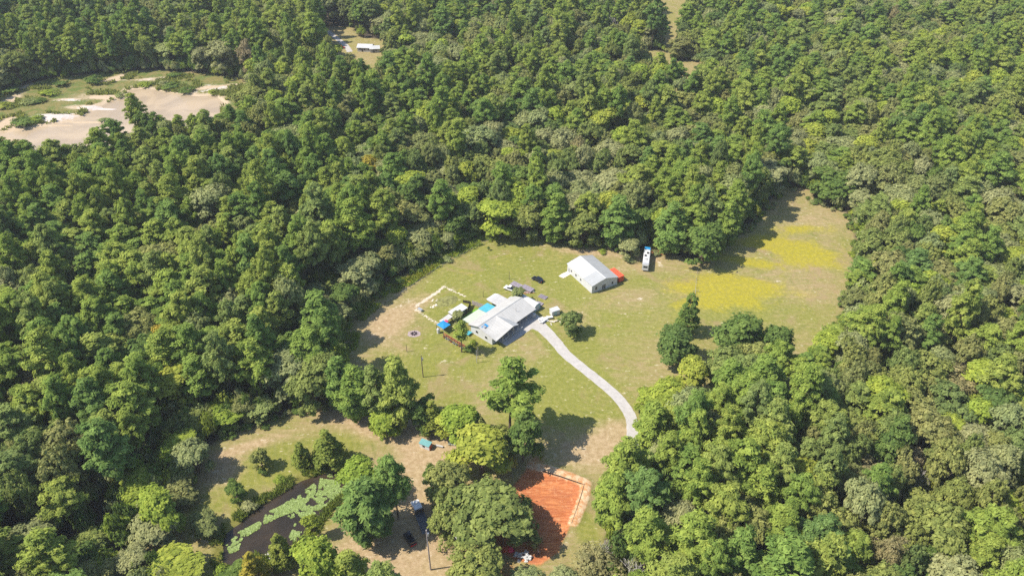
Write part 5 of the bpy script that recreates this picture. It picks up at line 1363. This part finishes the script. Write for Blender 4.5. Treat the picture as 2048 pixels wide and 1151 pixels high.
# ------------------------------------------------------------------ shrubs one can point at
def S(kind, px, py, H, Wd, label, group=None):
    c = P(px, py); return plant(kind, c.x, c.y, H, Wd, label, group)
S('shrub', 190, 166, 4.5, 12, 'rounded deep green shrub beside the sandy spur in the quarry')
S('shrub', 50, 250, 3.5, 15, 'long low deep green shrub at the near bank of the silty pond')
S('paleshrub', 75, 243, 3.0, 9, 'bright shrub next to the white sand bank')
S('shrub', 125, 172, 3, 10, 'low shrub in the grassy middle of the quarry')
S('paleshrub', 100, 190, 3, 12, 'wide bright shrub on the quarry slope')
S('dryshrub', 60, 205, 3, 12, 'dry shrub beside the sandy quarry track')
S('shrub', 80, 205, 2.5, 9, 'dark shrub behind the dry quarry shrub')
S('shrub', 20, 185, 3, 14, 'dark shrub by the quarry track bend')
S('paleshrub', 10, 215, 3, 9, 'bright shrub at the near side of the quarry track')
S('shrub', 350, 156, 3.2, 9, 'rounded shrub on the grassy far bank of the silty pond')
S('dryshrub', 325, 170, 2.5, 9, 'dry shrub on the spit between the two arms of water')
S('shrub', 340, 176, 3, 11, 'dark green shrub on the spit above the silty water')
S('shrub', 376, 184, 3, 9, 'dark shrub at the tip of the grassy spit')
S('paleshrub', 290, 172, 2.5, 8, 'bright shrub at the root of the spit')
S('dryshrub', 245, 192, 2.5, 8, 'dry shrub on the mud flat of the silty pond')
S('paleshrub', 425, 188, 2.5, 7, 'bright low shrub at the end of the silty pond')
S('dryshrub', 205, 243, 1.6, 7, 'small dry shrub on the sand bar in the silty pond')
S('shrub', 977, 500, 2.0, 1.4, 'single small dark bush alone on the far lawn')
S('shrub', 525, 950, 2.6, 3.4, 'low green shrub below the little round tree')
S('paleshrub', 560, 962, 1.8, 4, 'bright shrub on the far bank of the lily pond')
S('dryshrub', 500, 1012, 2.2, 5, 'reedy shrub on the far bank of the lily pond')
S('paleshrub', 452, 1150, 4, 5, 'bright shrub at the near corner of the lily pond')
S('dryshrub', 1310, 508, 2.4, 4.5, 'brush heap beside the far end of the camper trailer')
S('dryshrub', 1262, 520, 2.2, 6, 'low scrub below the pale bushy tree')
S('paleshrub', 1205, 506, 1.6, 4, 'low yellow-green scrub behind the metal building')
S('dryshrub', 897, 520, 2.2, 5, 'low scrub in front of the shaded grey-green tree')
S('shrub', 985, 1010, 2.5, 4, 'shaded shrub under the huge oak')
S('dryshrub', 1068, 1088, 3, 4.5, 'thin shrub between the rubble heap and the clay pad')
S('shrub', 1150, 672, 1.6, 2.4, 'small bush at the foot of the leaning tree')
S('dryshrub', 912, 655, 2.6, 3.6, 'dusty bush beside the blue paddling pool')
S('paleshrub', 945, 690, 2.0, 3.0, 'low bush against the gable end of the house')
S('shrub', 938, 700, 2.2, 4.5, 'low dark bush below the thin dark-trunked tree')

# ------------------------------------------------------------------ lily pads, reeds, weeds, wildflowers
rl = np.random.default_rng(41)
def inside(poly_px, n, dens=None):
    w = W(poly_px); lo, hi = w.min(0), w.max(0)
    x, y = rl.uniform(lo[0], hi[0], n * 4), rl.uniform(lo[1], hi[1], n * 4)
    k = sd_poly(x, y, w) > 0
    return x[k][:n], y[k][:n]
lx, ly = [], []
for poly, n in (([(532, 1023), (560, 1010), (600, 985), (640, 955), (670, 958), (690, 975), (680, 1000), (645, 1012), (610, 1040), (590, 1020), (560, 1030), (540, 1040), (528, 1034)], 3600),
                ([(476, 1062), (510, 1045), (535, 1028), (548, 1032), (520, 1052), (495, 1068), (480, 1070)], 800), ([(452, 1088), (470, 1070), (484, 1073), (475, 1098), (460, 1104)], 420),
                ([(575, 1030), (590, 1024), (586, 1034)], 20), ([(650, 945), (665, 943), (668, 951), (655, 952)], 14), ([(590, 1045), (605, 1060), (585, 1085), (578, 1070)], 200)):
    a_, b_ = inside(poly, n); lx.append(a_); ly.append(b_)
lx, ly = np.concatenate(lx), np.concatenate(ly)
kk = (.7 * vnoise(lx, ly, 2.6) + .7 * vnoise(lx, ly, .8) > .55) & (sd_poly(lx, ly, POND) > .5); lx, ly = lx[kk], ly[kk]
m = MB()
for x, y in zip(lx, ly):
    r_ = rl.uniform(.17, .36); a0 = rl.random() * 6.28; z = -.40 + rl.uniform(.01, .05); t1, t2 = rl.normal(size=2) * .10
    m.add([(x, y, z)] + [(x + math.cos(a0 + i * .93) * r_, y + math.sin(a0 + i * .93) * r_, z + .05 + math.cos(i * .93) * r_ * t1 + math.sin(i * .93) * r_ * t2) for i in range(7)], [(0, i + 1, i + 2) for i in range(6)])
lp = m.build('lily_pad_cover', paint('lily_pad_green', (.215, .285, .075), .5, .3, 3.0)); tag(lp, kind='stuff')

def tufts(name, x, y, h, w, n_blade, mat, seed):
    rg = np.random.default_rng(seed); N = len(x); z0 = terrain(x, y)
    bx_ = np.repeat(x, n_blade) + rg.normal(size=N * n_blade) * w * .5; by_ = np.repeat(y, n_blade) + rg.normal(size=N * n_blade) * w * .5; bz = np.repeat(z0, n_blade)
    a = rg.random(N * n_blade) * 6.28; hh_ = h * (.5 + rg.random(N * n_blade)); ww = w * (.25 + .3 * rg.random(N * n_blade)); ln = rg.normal(size=(N * n_blade, 2)) * .35 * hh_[:, None]
    ca_, sa_ = np.cos(a) * ww, np.sin(a) * ww
    v = np.stack([np.stack([bx_ - ca_, by_ - sa_, bz], 1), np.stack([bx_ + ca_, by_ + sa_, bz], 1), np.stack([bx_ + ca_ * .5 + ln[:, 0], by_ + sa_ * .5 + ln[:, 1], bz + hh_], 1), np.stack([bx_ - ca_ * .5 + ln[:, 0], by_ - sa_ * .5 + ln[:, 1], bz + hh_ * .9], 1)], 1).reshape(-1, 3)
    f = np.arange(4 * N * n_blade).reshape(-1, 4)
    me = grid_mesh(name, v, f); put_attr(me, 'tone', np.repeat(np.repeat(rg.random(N), n_blade), 4)); me.materials.append(mat)
    return tag(link(bpy.data.objects.new(name, me)), kind='stuff')
# reeds on the pond bank
rx, ry = rl.uniform(POND[:, 0].min() - 4, POND[:, 0].max() + 4, 9000), rl.uniform(POND[:, 1].min() - 4, POND[:, 1].max() + 4, 9000)
q = sd_poly(rx, ry, POND); kk = (q < .3) & (q > -2.6) & (vnoise(rx, ry, 3) > .33); tufts('reeds', rx[kk], ry[kk], .8, .35, 5, M['cypress'], 51)
# weeds along the far lawn edge
EDGE = W([(690, 690), (705, 640), (745, 602), (790, 572), (850, 535), (900, 506), (950, 482), (985, 470)])
wx, wy = rl.uniform(EDGE[:, 0].min() - 9, EDGE[:, 0].max() + 4, 16000), rl.uniform(EDGE[:, 1].min() - 4, EDGE[:, 1].max() + 9, 16000)
q = d_line(wx, wy, EDGE); kk = (q < 4.2) & (vnoise(wx, wy, 4) > .3); tufts('edge_weeds', wx[kk], wy[kk], .8, .45, 5, M['lime'], 52)
kk2 = blob(wx, wy, DWEED) > .45; tufts('goldenrod', wx[kk2], wy[kk2], .8, .3, 5, M['yellow'], 53)
# ------------------------------------------------------------------ the person on the clay
def person(label, loc, rot):
    sk = [((0, 0, .95), .15, -1), ((0, 0, 1.18), .14, 0), ((0, 0, 1.40), .17, 1), ((0, 0, 1.52), .065, 2), ((.01, 0, 1.64), .10, 3), ((.01, 0, 1.74), .085, 4),
          ((0, .21, 1.40), .075, 2), ((.04, .27, 1.13), .055, 6), ((.16, .25, .92), .04, 7), ((.2, .25, .84), .045, 8), ((0, -.21, 1.40), .075, 2), ((.02, -.28, 1.12), .055, 10), ((.08, -.27, .88), .04, 11), ((.1, -.27, .80), .045, 12),
          ((0, .10, .88), .105, 0), ((.03, .12, .50), .075, 14), ((0, .13, .09), .05, 15), ((.14, .14, .04), .045, 16), ((0, -.10, .88), .105, 0), ((.0, -.12, .50), .075, 18), ((-.04, -.13, .09), .05, 19), ((.10, -.14, .04), .045, 20)]
    o = thing('person', label, 'person', loc, rot)
    me = bpy.data.meshes.new('body'); me.from_pydata([p for p, _, _ in sk], [(i, s[2]) for i, s in enumerate(sk) if s[2] >= 0], [])
    t = NT('person_clothes')
    z = t.new('ShaderNodeSeparateXYZ'); t.l.new(t.new('ShaderNodeTexCoord').outputs['Object'], z.inputs[0])
    zz = z.outputs['Z']
    n_ = t.noise(6, 2, .5)
    c = t.mix(t.math('GREATER_THAN', zz, .93), (.035, .04, .06), t.mix(n_, (.62, .58, .62), (.74, .70, .72)))
    c = t.mix(t.math('GREATER_THAN', zz, 1.50), c, (.42, .27, .20))
    c = t.mix(t.math('GREATER_THAN', zz, 1.69), c, (.10, .06, .12))
    t.l.new(c, t.bsdf.inputs['Base Color']); t.bsdf.inputs['Roughness'].default_value = .8
    me.materials.append(t.m)
    b = link(bpy.data.objects.new('body', me), o)
    md = b.modifiers.new('skin', 'SKIN'); md.use_smooth_shade = True
    for i, (_, r_, _) in enumerate(sk): me.skin_vertices[0].data[i].radius = (r_, r_)
    me.skin_vertices[0].data[0].use_root = True
    b.modifiers.new('sub', 'SUBSURF').levels = 1; b.modifiers['sub'].render_levels = 2
    return o
person('person in a pale top and dark trousers standing on the orange clay', (P(1077, 1105).x, P(1077, 1105).y, float(terrain(np.array([P(1077, 1105).x]), np.array([P(1077, 1105).y]))[0])), R(200))

# scrub on the quarry floor
sx, sy = rl.uniform(QUARRY[:, 0].min(), QUARRY[:, 0].max(), 26000), rl.uniform(QUARRY[:, 1].min(), QUARRY[:, 1].max(), 26000)
kk = (sd_poly(sx, sy, QUARRY) > 0) & (sd_poly(sx, sy, QWATER) < -.5) & (vnoise(sx, sy, 9) + .5 * vnoise(sx, sy, 3) > .86) & (blob(sx, sy, QSAND) < .45)
tufts('quarry_scrub', sx[kk], sy[kk], 1.2, .9, 6, M['oak'], 56)

# ------------------------------------------------------------------ thin summer haze
hz = bpy.data.materials.new('haze'); hz.use_nodes = True
hz.node_tree.nodes.remove(hz.node_tree.nodes['Principled BSDF'])
pv = hz.node_tree.nodes.new('ShaderNodeVolumePrincipled')
pv.inputs['Color'].default_value = (0.92, 0.96, 1.0, 1); pv.inputs['Density'].default_value = 0.00009
hz.node_tree.links.new(pv.outputs[0], hz.node_tree.nodes['Material Output'].inputs['Volume'])
hb = MB().box(-4200, 4200, -2700, 6700, -3.0, 172).build('haze', hz); tag(hb, kind='stuff')
